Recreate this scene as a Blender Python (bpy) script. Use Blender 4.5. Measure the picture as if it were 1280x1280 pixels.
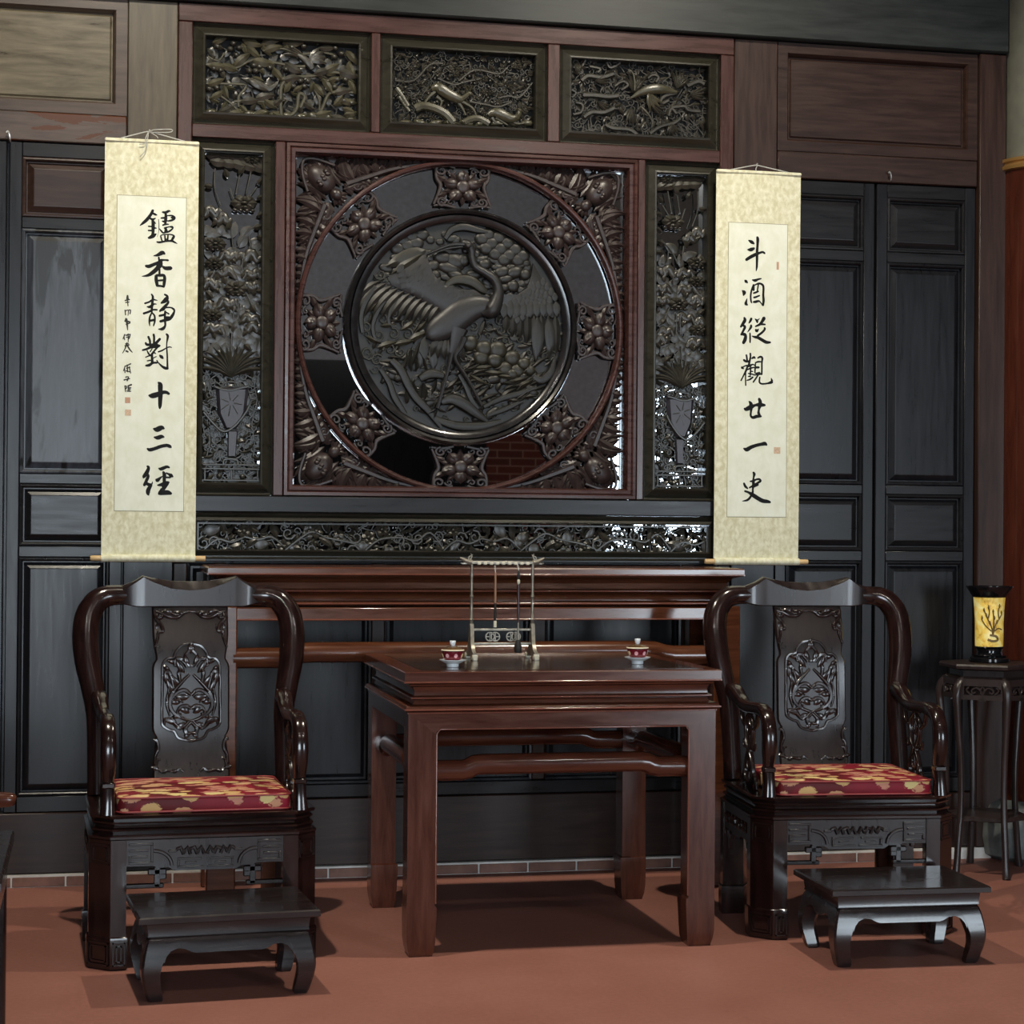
import bpy, bmesh, math, random
from mathutils import Vector, Matrix

# ------------------------------------------------------------------ camera, world, lights, exposure
for o in list(bpy.data.objects):
    bpy.data.objects.remove(o, do_unlink=True)
scene = bpy.context.scene
COL = scene.collection
PI = math.pi

cam_data = bpy.data.cameras.new('camera')
cam = bpy.data.objects.new('camera', cam_data)
COL.objects.link(cam)
YAW, PITCH, ROLL = 0.214, 0.0076, 0.008
fwd = Vector((math.sin(YAW) * math.cos(PITCH), math.cos(YAW) * math.cos(PITCH), math.sin(PITCH)))
rgt = Vector((math.cos(YAW), -math.sin(YAW), 0))
upv = rgt.cross(fwd)
R_ = rgt * math.cos(ROLL) + upv * math.sin(ROLL)
U_ = -rgt * math.sin(ROLL) + upv * math.cos(ROLL)
M = Matrix((R_, U_, -fwd)).transposed().to_4x4()
M.translation = (0.0, -7.1006, 1.2896)
cam.matrix_world = M
cam_data.sensor_width = 36.0
cam_data.lens = 2408.8 * 36.0 / 1280.0
cam_data.shift_y = 3.84 / 1280.0
cam_data.clip_start = 0.05
scene.camera = cam

scene.view_settings.view_transform = 'Standard'
scene.view_settings.look = 'None'
scene.view_settings.gamma = 1.0
scene.view_settings.use_curve_mapping = False
scene.view_settings.exposure = 0.0

world = bpy.data.worlds.new('overcast_sky')
scene.world = world
world.use_nodes = True
bg = world.node_tree.nodes['Background']
bg.inputs[0].default_value = (0.78, 0.90, 1.0, 1)
bg.inputs[1].default_value = 16.5

# openings of the front wall behind the viewer: (x0, x1, z0, z1)
FRONT_Y = -10.0
OPENINGS = [(-1.05, 0.86, 0.05, 2.62), (4.64, 6.1, 0.05, 2.68)]
for (x0, x1, z0, z1) in OPENINGS:
    ld = bpy.data.lights.new('daylight_portal', 'AREA')
    ld.shape = 'RECTANGLE'
    ld.size = x1 - x0
    ld.size_y = z1 - z0
    ld.cycles.is_portal = True
    lo = bpy.data.objects.new('daylight_portal', ld)
    COL.objects.link(lo)
    lo.location = ((x0 + x1) / 2, FRONT_Y - 0.02, (z0 + z1) / 2)
    lo.rotation_euler = (PI / 2, 0, 0)

# ceiling downlights: (x, y, z, power)
DOWNLIGHTS = [(0.08, -1.80, 4.30, 320), (2.32, -1.70, 4.30, 290)]
DOWN_COLOR = (1.0, 0.92, 0.76)
FILL_PENDANTS = [(0.25, -5.4, 3.85, 48), (2.75, -5.4, 3.85, 48)]  # unseen lamps added to brighten the upper front wall and its mirror reflection

# ------------------------------------------------------------------ mesh helpers
def lerp(a, b, t):
    return a + (b - a) * t

def catmull(pts, n=4):
    """smooth a list of equal-length tuples"""
    out = []
    m = len(pts)
    for i in range(m - 1):
        p0 = pts[max(i - 1, 0)]; p1 = pts[i]; p2 = pts[i + 1]; p3 = pts[min(i + 2, m - 1)]
        for k in range(n):
            t = k / n
            out.append(tuple(0.5 * ((2 * b) + (-a + c) * t + (2 * a - 5 * b + 4 * c - d) * t * t + (-a + 3 * b - 3 * c + d) * t ** 3)
                             for a, b, c, d in zip(p0, p1, p2, p3)))
    out.append(tuple(pts[-1]))
    return out

class MB:
    def __init__(s):
        s.v = []; s.f = []
    def add(s, vs, fs):
        b = len(s.v)
        s.v += [tuple(x) for x in vs]
        s.f += [tuple(i + b for i in f) for f in fs]
        return s
    def box(s, x0, x1, y0, y1, z0, z1, c=0.0):
        if x0 > x1: x0, x1 = x1, x0
        if y0 > y1: y0, y1 = y1, y0
        if z0 > z1: z0, z1 = z1, z0
        if c <= 0:
            vs = [(x, y, z) for z in (z0, z1) for y in (y0, y1) for x in (x0, x1)]
            s.add(vs, [(0, 2, 3, 1), (4, 5, 7, 6), (0, 1, 5, 4), (2, 6, 7, 3), (0, 4, 6, 2), (1, 3, 7, 5)])
            return s
        c = min(c, (x1 - x0) * .45, (y1 - y0) * .45, (z1 - z0) * .45)
        vs = []; idx = {}
        X = (x0, x1); Y = (y0, y1); Z = (z0, z1)
        for i in (0, 1):
            for j in (0, 1):
                for k in (0, 1):
                    sx = 1 - 2 * i; sy = 1 - 2 * j; sz = 1 - 2 * k
                    idx[i, j, k, 'x'] = len(vs); vs.append((X[i], Y[j] + sy * c, Z[k] + sz * c))
                    idx[i, j, k, 'y'] = len(vs); vs.append((X[i] + sx * c, Y[j], Z[k] + sz * c))
                    idx[i, j, k, 'z'] = len(vs); vs.append((X[i] + sx * c, Y[j] + sy * c, Z[k]))
        fs = []
        for i in (0, 1):
            fs.append([idx[i, a, b, 'x'] for a, b in ((0, 0), (1, 0), (1, 1), (0, 1))])
            fs.append([idx[a, i, b, 'y'] for a, b in ((0, 0), (1, 0), (1, 1), (0, 1))])
            fs.append([idx[a, b, i, 'z'] for a, b in ((0, 0), (1, 0), (1, 1), (0, 1))])
            for j in (0, 1):
                fs.append([idx[i, j, 0, 'x'], idx[i, j, 1, 'x'], idx[i, j, 1, 'y'], idx[i, j, 0, 'y']])
                fs.append([idx[i, 0, j, 'x'], idx[i, 1, j, 'x'], idx[i, 1, j, 'z'], idx[i, 0, j, 'z']])
                fs.append([idx[0, i, j, 'y'], idx[1, i, j, 'y'], idx[1, i, j, 'z'], idx[0, i, j, 'z']])
                for k in (0, 1):
                    fs.append([idx[i, j, k, 'x'], idx[i, j, k, 'y'], idx[i, j, k, 'z']])
        s.add(vs, fs)
        return s
    def loft(s, rings, cap0=True, cap1=True):
        n = len(rings[0]); vs = [p for r in rings for p in r]; fs = []
        for a in range(len(rings) - 1):
            for i in range(n):
                j = (i + 1) % n
                fs.append((a * n + i, a * n + j, (a + 1) * n + j, (a + 1) * n + i))
        if cap0: fs.append(tuple(range(n))[::-1])
        if cap1: fs.append(tuple((len(rings) - 1) * n + i for i in range(n)))
        s.add(vs, fs)
        return s
    def prism(s, poly, a0, a1, plane='xz'):
        def P(p, a):
            if plane == 'xz': return (p[0], a, p[1])
            if plane == 'xy': return (p[0], p[1], a)
            return (a, p[0], p[1])
        return s.loft([[P(p, a0) for p in poly], [P(p, a1) for p in poly]])
    def tube(s, path, rad, n=8, sx=1.0, sy=1.0, ref=(0, 1, 0), rot=0.0, power=1.0):
        """path of 3D points, radius per point; section scaled sx (side) and sy (along ref)"""
        pts = [Vector(p) for p in path]; m = len(pts)
        if not hasattr(rad, '__len__'): rad = [rad] * m
        rings = []; ref = Vector(ref)
        for i in range(m):
            t = pts[min(i + 1, m - 1)] - pts[max(i - 1, 0)]
            if t.length < 1e-9: t = Vector((0, 0, 1))
            t.normalize()
            a = t.cross(ref)
            if a.length < 1e-4: a = t.cross(Vector((1, 0.01, 0)))
            a.normalize(); b = a.cross(t); b.normalize()
            ring = []
            for k in range(n):
                th = 2 * PI * k / n + rot
                ca, sa = math.cos(th), math.sin(th)
                if power != 1.0:
                    ca = math.copysign(abs(ca) ** power, ca); sa = math.copysign(abs(sa) ** power, sa)
                ring.append(tuple(pts[i] + a * (rad[i] * sx * ca) + b * (rad[i] * sy * sa)))
            rings.append(ring)
        return s.loft(rings)
    def lathe(s, prof, n=24, c=(0, 0, 0)):
        rings = []
        for r, z in prof:
            r = max(r, 1e-4)
            rings.append([(c[0] + r * math.cos(2 * PI * k / n), c[1] + r * math.sin(2 * PI * k / n), c[2] + z) for k in range(n)])
        return s.loft(rings)
    def ring_y(s, cx, cz, prof, n=72):
        """closed profile [(r,y)] revolved about the Y axis through (cx, cz)"""
        m = len(prof); vs = []; fs = []
        for k in range(n):
            th = 2 * PI * k / n
            for r, y in prof: vs.append((cx + r * math.cos(th), y, cz + r * math.sin(th)))
        for k in range(n):
            k2 = (k + 1) % n
            for i in range(m):
                j = (i + 1) % m
                fs.append((k * m + i, k * m + j, k2 * m + j, k2 * m + i))
        s.add(vs, fs)
        return s
    def rects(s, x0, x1, z0, z1, prof, close=True):
        """nested rectangles: prof [(inset, y)]"""
        rings = []
        for ins, y in prof:
            rings.append([(x0 + ins, y, z0 + ins), (x1 - ins, y, z0 + ins), (x1 - ins, y, z1 - ins), (x0 + ins, y, z1 - ins)])
        return s.loft(rings, cap0=False, cap1=close)
    def moved(s, fn):
        s.v = [tuple(fn(p)) for p in s.v]
        return s

MESH_COUNT = [0]
def new_obj(name, mesh, parent=None):
    o = bpy.data.objects.new(name, mesh)
    COL.objects.link(o)
    if parent is not None: o.parent = parent
    return o

def build(mb, name, mat, parent=None, off=(0, 0, 0), angle=38, smooth=True):
    me = bpy.data.meshes.new(name)
    if off != (0, 0, 0):
        vs = [(p[0] - off[0], p[1] - off[1], p[2] - off[2]) for p in mb.v]
    else:
        vs = mb.v
    me.from_pydata(vs, [], mb.f)
    bm = bmesh.new(); bm.from_mesh(me)
    bmesh.ops.recalc_face_normals(bm, faces=bm.faces)
    bm.to_mesh(me); bm.free()
    if smooth:
        me.shade_smooth()
        me.set_sharp_from_angle(angle=math.radians(angle))
    me.materials.append(mat)
    return new_obj(name, me, parent)

def thing(name, label, cat, loc=(0, 0, 0), rz=0.0, group=None):
    o = bpy.data.objects.new(name, None)
    o.empty_display_size = 0.1
    COL.objects.link(o)
    o.location = loc; o.rotation_euler = (0, 0, rz)
    o['label'] = label; o['category'] = cat
    if group: o['group'] = group
    return o

def tag(o, label, cat, group=None):
    o['label'] = label; o['category'] = cat
    if group: o['group'] = group
    return o

def struct(o, label=None, cat=None):
    o['kind'] = 'structure'
    if label: o['label'] = label
    if cat: o['category'] = cat
    return o

def copy_tree(o, parent=None):
    c = o.copy(); COL.objects.link(c)
    if parent is not None: c.parent = parent
    for ch in list(o.children): copy_tree(ch, c)
    return c

# ------------------------------------------------------------------ materials
def base_mat(name, rough=.4, metallic=0.0, spec=.5, coat=0.0, coat_rough=.1):
    m = bpy.data.materials.new(name); m.use_nodes = True
    nt = m.node_tree; b = nt.nodes['Principled BSDF']
    b.inputs['Roughness'].default_value = rough
    b.inputs['Metallic'].default_value = metallic
    b.inputs['Specular IOR Level'].default_value = spec
    b.inputs['Coat Weight'].default_value = coat
    b.inputs['Coat Roughness'].default_value = coat_rough
    return m, nt, b

def coords(nt, scale, kind='Object'):
    tc = nt.nodes.new('ShaderNodeTexCoord'); mp = nt.nodes.new('ShaderNodeMapping')
    mp.inputs['Scale'].default_value = scale
    nt.links.new(tc.outputs[kind], mp.inputs['Vector'])
    return mp.outputs['Vector']

def noise(nt, vec, scale=1.0, detail=5, rough=.6, dist=0.0):
    n = nt.nodes.new('ShaderNodeTexNoise')
    n.inputs['Scale'].default_value = scale; n.inputs['Detail'].default_value = detail
    n.inputs['Roughness'].default_value = rough; n.inputs['Distortion'].default_value = dist
    nt.links.new(vec, n.inputs['Vector'])
    return n.outputs['Fac']

def ramp(nt, fac, stops, interp='LINEAR'):
    r = nt.nodes.new('ShaderNodeValToRGB'); r.color_ramp.interpolation = interp
    e = r.color_ramp.elements
    while len(e) < len(stops): e.new(.5)
    for el, (p, c) in zip(e, stops):
        el.position = p; el.color = (c[0], c[1], c[2], 1)
    nt.links.new(fac, r.inputs['Fac'])
    return r.outputs['Color']

def mixc(nt, fac, a, b):
    m = nt.nodes.new('ShaderNodeMix'); m.data_type = 'RGBA'
    if hasattr(fac, 'links'): nt.links.new(fac, m.inputs[0])
    else: m.inputs[0].default_value = fac
    for sock, v in ((m.inputs[6], a), (m.inputs[7], b)):
        if hasattr(v, 'links'): nt.links.new(v, sock)
        else: sock.default_value = (v[0], v[1], v[2], 1)
    return m.outputs[2]

def maprange(nt, fac, a, b, c, d):
    n = nt.nodes.new('ShaderNodeMapRange')
    n.inputs[1].default_value = a; n.inputs[2].default_value = b
    n.inputs[3].default_value = c; n.inputs[4].default_value = d
    nt.links.new(fac, n.inputs[0])
    return n.outputs[0]

def bump(nt, b, fac, strength=.1, dist=.002):
    n = nt.nodes.new('ShaderNodeBump')
    n.inputs['Strength'].default_value = strength; n.inputs['Distance'].default_value = dist
    nt.links.new(fac, n.inputs['Height']); nt.links.new(n.outputs['Normal'], b.inputs['Normal'])

def wood(name, dark, light, rough=.3, scale=(14, 14, 1.6), coat=.0, spec=.5, rv=.04, bs=.012, blotch=None):
    m, nt, b = base_mat(name, rough, 0, spec, coat)
    vec = coords(nt, scale)
    f = noise(nt, vec, 3.0, 6, .65, .4)
    c = ramp(nt, f, [(.3, dark), (.72, light)])
    if blotch:
        col, sc, lo, hi, amt = blotch
        g = noise(nt, coords(nt, sc), 1.0, 5, .6, .8)
        k = maprange(nt, g, lo, hi, 0, amt)
        c = mixc(nt, k, c, col)
    nt.links.new(c, b.inputs['Base Color'])
    nt.links.new(maprange(nt, f, .3, .7, rough - rv, rough + rv), b.inputs['Roughness'])
    bump(nt, b, f, bs, .0015)
    return m

def plain(name, col, rough=.5, metallic=0, spec=.5, coat=0, var=.15, nscale=20):
    m, nt, b = base_mat(name, rough, metallic, spec, coat)
    f = noise(nt, coords(nt, (1, 1, 1)), nscale, 4)
    c = ramp(nt, f, [(.3, tuple(x * (1 - var) for x in col)), (.7, tuple(min(1, x * (1 + var)) for x in col))])
    nt.links.new(c, b.inputs['Base Color'])
    return m

MT = {}
VERT = (16, 16, 1.4); HORZ = (1.4, 16, 16)
MT['lacquer'] = wood('black_lacquer_wood', (.005, .0052, .0065), (.014, .0145, .018), .30, VERT, spec=.30)
MT['lacquer_h'] = wood('black_lacquer_wood_horizontal', (.006, .006, .007), (.015, .0145, .0165), .30, HORZ, spec=.30)
MT['worn'] = wood('worn_sheen_black_lacquer', (.022, .025, .031), (.070, .079, .096), .34, (18, 18, 2.0), spec=.45, blotch=((.008, .008, .008), (8, 8, 1.5), .53, .57, .95))  # streaks and dark patches are wear; the blue-grey paleness paints in sky sheen
MT['brown'] = wood('dark_brown_wood', (.016, .0075, .0058), (.042, .021, .0155), .38, HORZ, spec=.35)
MT['brown_v'] = wood('dark_brown_wood_vertical', (.017, .008, .006), (.045, .022, .0165), .38, VERT, spec=.35)
MT['faded'] = wood('pale_brown_wood', (.045, .034, .019), (.150, .122, .074), .36, (1.3, 14, 10), rv=.1, spec=.4)  # upper left panel, paler brown than the right-hand one
MT['pale_brown_v'] = wood('pale_brown_post_wood', (.044, .034, .022), (.100, .079, .052), .40, (10, 14, 1.2), spec=.4)  # upper post board, paler brown than the lacquered post below
MT['pale_purple'] = wood('pale_purple_brown_wood', (.042, .028, .022), (.082, .057, .045), .4, HORZ, spec=.4)  # left panel surround, paler than the right-hand one
MT['peel'] = wood('peeling_brown_wood', (.050, .034, .029), (.095, .068, .057), .42, HORZ, spec=.4, blotch=((.070, .021, .006), (3.6, 6, 13), .54, .555, 1.0))
MT['red_frame'] = wood('red_brown_frame_wood', (.030, .0115, .0095), (.074, .030, .025), .28, HORZ, spec=.45)
MT['red_frame_v'] = wood('red_brown_frame_wood_vertical', (.030, .0115, .0095), (.074, .030, .025), .28, VERT, spec=.45)
MT['beam'] = wood('blackened_beam_wood', (.007, .009, .009), (.024, .028, .027), .42, (1.2, 14, 10), spec=.4)
MT['panel_frame'] = wood('dark_olive_moulding_wood', (.013, .012, .008), (.031, .028, .020), .30, HORZ, spec=.5)
MT['carve'] = wood('blackened_carved_wood', (.015, .014, .0105), (.042, .038, .029), .33, (9, 9, 9), spec=.6)
MT['carve_gold'] = wood('olive_rubbed_carved_wood', (.026, .024, .014), (.066, .060, .036), .34, (9, 9, 9), spec=.55)
MT['carve_red'] = wood('red_brown_carved_wood', (.016, .010, .0095), (.038, .025, .023), .38, (9, 9, 9), spec=.5)
MT['crane'] = wood('dark_carved_relief_wood', (.006, .0056, .0046), (.016, .0148, .012), .42, (9, 9, 9), spec=.45)
MT['crane_gold'] = wood('olive_carved_relief_wood', (.010, .009, .0054), (.024, .022, .013), .42, (9, 9, 9), spec=.45)
MT['crane_body'] = wood('grey_carved_relief_wood', (.011, .0105, .0108), (.022, .0205, .0212), .40, (40, 9, 40), bs=.3, spec=.45)
MT['table'] = wood('polished_red_brown_table_wood', (.046, .0120, .0070), (.108, .034, .018), .19, (14, 14, 1.5), coat=.15)
MT['table_h'] = wood('polished_red_brown_table_wood_horizontal', (.046, .0120, .0070), (.108, .034, .018), .19, (1.5, 14, 14), coat=.15)
MT['table_top'] = wood('dark_polished_table_top_wood', (.020, .012, .009), (.045, .026, .018), .16, (1.5, 14, 14), coat=.3)
MT['altar'] = wood('polished_brown_altar_wood', (.055, .0165, .008), (.130, .044, .020), .20, (1.5, 14, 14), coat=.3)
MT['rose'] = wood('dark_rosewood', (.007, .0032, .003), (.024, .0095, .008), .18, (14, 14, 1.8), coat=.3)
MT['rose_h'] = wood('dark_rosewood_horizontal', (.007, .0035, .0032), (.024, .0098, .0085), .19, (1.8, 14, 14), coat=.3)
MT['rose_carve'] = wood('carved_dark_rosewood', (.008, .0045, .004), (.022, .011, .010), .24, (10, 10, 10), coat=.3)
MT['stool'] = wood('footstool_rosewood', (.009, .006, .0065), (.026, .016, .0155), .25, (1.8, 14, 14), coat=.3)
MT['rose_flat'] = wood('satin_rosewood_panel', (.008, .0045, .0045), (.022, .0125, .012), .30, (14, 14, 1.8), coat=.25)
MT['dark_back'] = plain('black_backing_board', (.003, .003, .003), .7)
MT['ring_black'] = wood('blackened_ring_wood', (.006, .0058, .0065), (.016, .0145, .0155), .22, (9, 9, 9), coat=.3)
MT['stand'] = wood('flower_stand_wood', (.015, .010, .0095), (.040, .026, .024), .32, (14, 14, 1.8), spec=.5)
m, nt, b = base_mat('dark_mirror_glass', .015, 1.0)
b.inputs['Base Color'].default_value = (.58, .62, .66, 1); MT['mirror'] = m

# terracotta floor
m, nt, b = base_mat('terracotta_floor', .55, 0, .35)
f1 = noise(nt, coords(nt, (1, 1, 1)), 2.2, 6, .6); f2 = noise(nt, coords(nt, (1, 1, 1)), 60, 4, .6)
c1 = ramp(nt, f1, [(.3, (.250, .096, .070)), (.7, (.335, .142, .108))])
c2 = ramp(nt, f2, [(.3, (.22, .086, .064)), (.7, (.38, .165, .125))])
nt.links.new(mixc(nt, .3, c1, c2), b.inputs['Base Color'])
bump(nt, b, f2, .08, .001); MT['floor'] = m
MT['brick'] = plain('pale_red_brick', (.20, .10, .075), .7, var=.3, nscale=14)
MT['mortar'] = plain('white_mortar', (.68, .66, .62), .8)
MT['ceiling'] = plain('dark_ceiling_wood', (.035, .025, .02), .6)
MT['plaster'] = plain('grey_plaster', (.34, .36, .34), .8)
MT['vase'] = wood('purple_grey_carved_vase', (.026, .024, .030), (.050, .046, .058), .36, (20, 9, 20), bs=.1)
MT['white_wall'] = plain('pale_upper_wall_plaster', (.56, .66, .74), .8)
MT['darkwall'] = plain('dark_side_wall', (.03, .028, .03), .7)
m, nt, b = base_mat('red_brick_wall', .8)
bt = nt.nodes.new('ShaderNodeTexBrick')
bt.inputs['Color1'].default_value = (.15, .040, .026, 1); bt.inputs['Color2'].default_value = (.11, .030, .020, 1)
bt.inputs['Mortar'].default_value = (.32, .21, .16, 1); bt.inputs['Scale'].default_value = 1
bt.inputs['Brick Width'].default_value = .24; bt.inputs['Row Height'].default_value = .072; bt.inputs['Mortar Size'].default_value = .006
tc = nt.nodes.new('ShaderNodeTexCoord'); sep = nt.nodes.new('ShaderNodeSeparateXYZ'); cmb = nt.nodes.new('ShaderNodeCombineXYZ')
nt.links.new(tc.outputs['Object'], sep.inputs[0]); nt.links.new(sep.outputs[0], cmb.inputs[0]); nt.links.new(sep.outputs[2], cmb.inputs[1])
nt.links.new(cmb.outputs[0], bt.inputs['Vector']); nt.links.new(bt.outputs[0], b.inputs['Base Color']); MT['brickwall'] = m
MT['column'] = wood('glossy_dark_red_column_paint', (.036, .0085, .005), (.080, .020, .011), .16, (12, 12, 1.2), coat=.3)
MT['column_up'] = plain('olive_grey_pillar_paint', (.12, .12, .095), .5)
MT['gilt'] = plain('gilded_ring', (.42, .24, .08), .35, .6)
MT['stone'] = plain('mottled_grey_stone', (.15, .165, .16), .65, var=.6, nscale=9)
# scroll
def mottled(name, a, bcol, sc, rough=.75):
    m, nt, b = base_mat(name, rough, 0, .25)
    f = noise(nt, coords(nt, (1.3, 1.3, .9)), sc, 4, .6, .3)
    nt.links.new(ramp(nt, f, [(.36, a), (.66, bcol)]), b.inputs['Base Color'])
    return m
MT['mount'] = mottled('cream_brocade_mount', (.60, .565, .37), (.80, .785, .61), 42)
MT['paper'] = mottled('pale_scroll_paper', (.74, .76, .62), (.82, .84, .73), 16)
MT['line'] = plain('olive_border_line', (.30, .28, .18), .8)
MT['ink'] = plain('black_ink', (.006, .006, .006), .6, spec=.2)
MT['ink_grey'] = plain('thin_grey_ink', (.045, .045, .04), .7, spec=.2)
MT['seal'] = plain('faded_red_seal_ink', (.50, .30, .20), .8, var=.25, nscale=300)
MT['seal_pale'] = plain('pale_red_seal_ink', (.60, .43, .30), .8, var=.25, nscale=300)
MT['roller'] = plain('pale_wood_roller_knob', (.62, .42, .20), .45)
MT['cord'] = plain('pale_grey_cord', (.45, .45, .42), .6)
MT['metal'] = plain('bright_metal_hook', (.6, .6, .58), .3, .8)
# porcelain
MT['porcelain'] = plain('white_porcelain', (.86, .90, .93), .12, var=.02)
MT['cream'] = plain('cream_gilt_porcelain', (.88, .78, .58), .2, var=.05)
MT['cup_red'] = plain('crimson_glazed_porcelain', (.16, .012, .022), .15, var=.25, nscale=90)
MT['cup_pink'] = plain('pink_flower_glaze', (.80, .42, .46), .2, var=.1)
MT['cup_yellow'] = plain('yellow_flower_glaze', (.70, .55, .32), .2, var=.1)
MT['lid'] = plain('dark_brown_glaze', (.10, .055, .025), .15, var=.3, nscale=80)
# brush stand metal
MT['pewter'] = plain('worn_pale_metal', (.27, .245, .20), .40, .7, var=.35, nscale=60)
MT['bead'] = plain('polished_brown_bead_wood', (.16, .055, .035), .12, coat=.6)
MT['brush_dark'] = plain('dark_brush_wood', (.035, .014, .012), .3)
MT['bamboo'] = plain('bamboo_brush_handle', (.25, .13, .07), .35)
MT['bristle'] = plain('black_bristle', (.012, .011, .011), .7)
MT['bone'] = plain('ivory_ferrule', (.60, .56, .44), .4)
MT['black_box'] = plain('matt_black_box', (.006, .006, .006), .7)
MT['lamp_black'] = plain('glossy_black_lamp_base', (.006, .006, .007), .12)
# brocade cushion
m, nt, b = base_mat('red_gold_brocade', .55, 0, .3)
vec = coords(nt, (.72, 1.25, 1.05))
v1 = nt.nodes.new('ShaderNodeTexVoronoi'); v1.inputs['Scale'].default_value = 22; nt.links.new(vec, v1.inputs['Vector'])
n1 = noise(nt, vec, 70, 4, .7, .8); n2 = noise(nt, vec, 9, 2, .5, .2)
base = ramp(nt, n2, [(.40, (.11, .006, .009)), (.62, (.24, .009, .024))])
flw = ramp(nt, v1.outputs['Color'], [(.2, (.62, .40, .16)), (.5, (.52, .20, .16)), (.8, (.70, .56, .24))])
addn = nt.nodes.new('ShaderNodeMath'); addn.operation = 'MULTIPLY_ADD'
nt.links.new(n1, addn.inputs[0]); addn.inputs[1].default_value = .55; nt.links.new(v1.outputs['Distance'], addn.inputs[2])
k = maprange(nt, addn.outputs[0], .73, .77, 1, 0)
nt.links.new(mixc(nt, k, base, flw), b.inputs['Base Color']); bump(nt, b, n1, .15, .001); MT['brocade'] = m
MT['piping'] = plain('red_cushion_piping', (.26, .03, .03), .5)
# glowing lantern shade
m, nt, b = base_mat('glowing_painted_shade', .4)
f = noise(nt, coords(nt, (1, 1, .8)), 24, 4, .6, .6)
c = ramp(nt, f, [(.32, (.40, .19, .02)), (.50, (.80, .56, .11)), (.70, (.88, .80, .38))])
nt.links.new(c, b.inputs['Base Color']); nt.links.new(c, b.inputs['Emission Color']); b.inputs['Emission Strength'].default_value = .30
MT['shade'] = m
MT['motif'] = plain('painted_branch_motif', (.16, .10, .025), .5)

# ------------------------------------------------------------------ room shell
RX0, RX1, RY0, RY1, RZ = -6.0, 7.4, FRONT_Y, 0.30, 4.6
floor = struct(build(MB().box(RX0 - .3, RX1 + .3, RY0 - 3.0, RY1, -.12, 0), 'floor', MT['floor']), 'plain terracotta red floor of the hall', 'floor')
ceil_ = struct(build(MB().box(RX0 - .3, RX1 + .3, RY0 - .3, RY1, RZ, RZ + .15), 'ceiling', MT['ceiling']), 'dark wooden ceiling above the hall', 'ceiling')
struct(build(MB().box(RX0 - .2, RX0, RY0, RY1, 0, RZ), 'wall_left', MT['darkwall']), 'dark side wall left of the hall', 'wall')
struct(build(MB().box(RX1, RX1 + .2, RY0, RY1, 0, RZ), 'wall_right', MT['darkwall']), 'dark side wall right of the hall', 'wall')
# front wall behind the viewer, with its two open doorways
wf = struct(build(MB().box(RX0, OPENINGS[0][0], RY0 - .2, RY0, 0, RZ), 'wall_front', MT['darkwall']), 'dark front wall opposite the carved screen', 'wall')
for nm, x0, x1, z0, z1, mt in (('lintel', OPENINGS[0][0], OPENINGS[0][1], OPENINGS[0][3], 2.80, 'darkwall'),
                               ('door_leaf', OPENINGS[0][1], 3.50, 0, 2.80, 'lacquer'),
                               ('upper_wall', OPENINGS[0][0], 3.50, 2.80, RZ, 'white_wall'),
                               ('brick_pier', 3.50, 4.12, 0, 2.30, 'brickwall'),
                               ('upper_wall', 3.50, 4.64, 2.30, RZ, 'white_wall'),
                               ('pilaster', 4.12, 4.50, 0, 2.30, 'plaster'),
                               ('door_jamb', 4.50, 4.64, 0, 2.30, 'lacquer'),
                               ('lintel', 4.64, OPENINGS[1][1], OPENINGS[1][3], RZ, 'plaster'),
                               ('end_wall', OPENINGS[1][1], RX1, 0, RZ, 'darkwall')):
    build(MB().box(x0, x1, RY0 - .2, RY0, z0, z1), nm, MT[mt], wf)

# ------------------------------------------------------------------ back wall (timber partition)
CX = 1.3475
wb = struct(build(MB().box(RX0, RX1, .075, .22, 0, RZ), 'wall_back', MT['lacquer']), 'black timber partition wall behind the furniture', 'wall')
def wpart(name, mt, x0, x1, z0, z1, y0=0.0, y1=.075, c=.004):
    return build(MB().box(x0, x1, y0, y1, z0, z1, c), name, MT[mt], wb)
wpart('post', 'lacquer', .107, .285, .045, 2.668)
wpart('post', 'pale_brown_v', .107, .285, 2.669, 3.2)
wpart('post', 'lacquer', 2.410, 2.588, .045, 2.668)
wpart('post', 'brown_v', 2.410, 2.588, 2.669, 3.2)
wpart('post', 'brown_v', 3.432, 3.547, .045, 3.2, -.015)
wpart('post', 'lacquer', -.853, -.738, .045, 3.2)
# lintels over the doors
wpart('lintel', 'peel', -.738, .105, 2.669, 2.774)
wpart('lintel', 'brown', 2.590, 3.430, 2.669, 2.774)
# upper panels
UP = [(0, .004), (.040, .004), (.046, .012), (.052, .030), (.060, .030), (.068, .022)]
def upper_panel(x0, x1, mf, mp):
    o = build(MB().rects(x0, x1, 2.776, 3.198, UP[:4], False), 'panel_surround', MT[mf], wb, smooth=False)
    build(MB().rects(x0 + .052, x1 - .052, 2.776 + .052, 3.198 - .052, [(0, .030), (.004, .030), (.010, .024)]), 'wall_panel', MT[mp], wb, smooth=False)
upper_panel(-.738, .105, 'pale_purple', 'faded')
upper_panel(2.590, 3.430, 'brown', 'brown')
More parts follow.
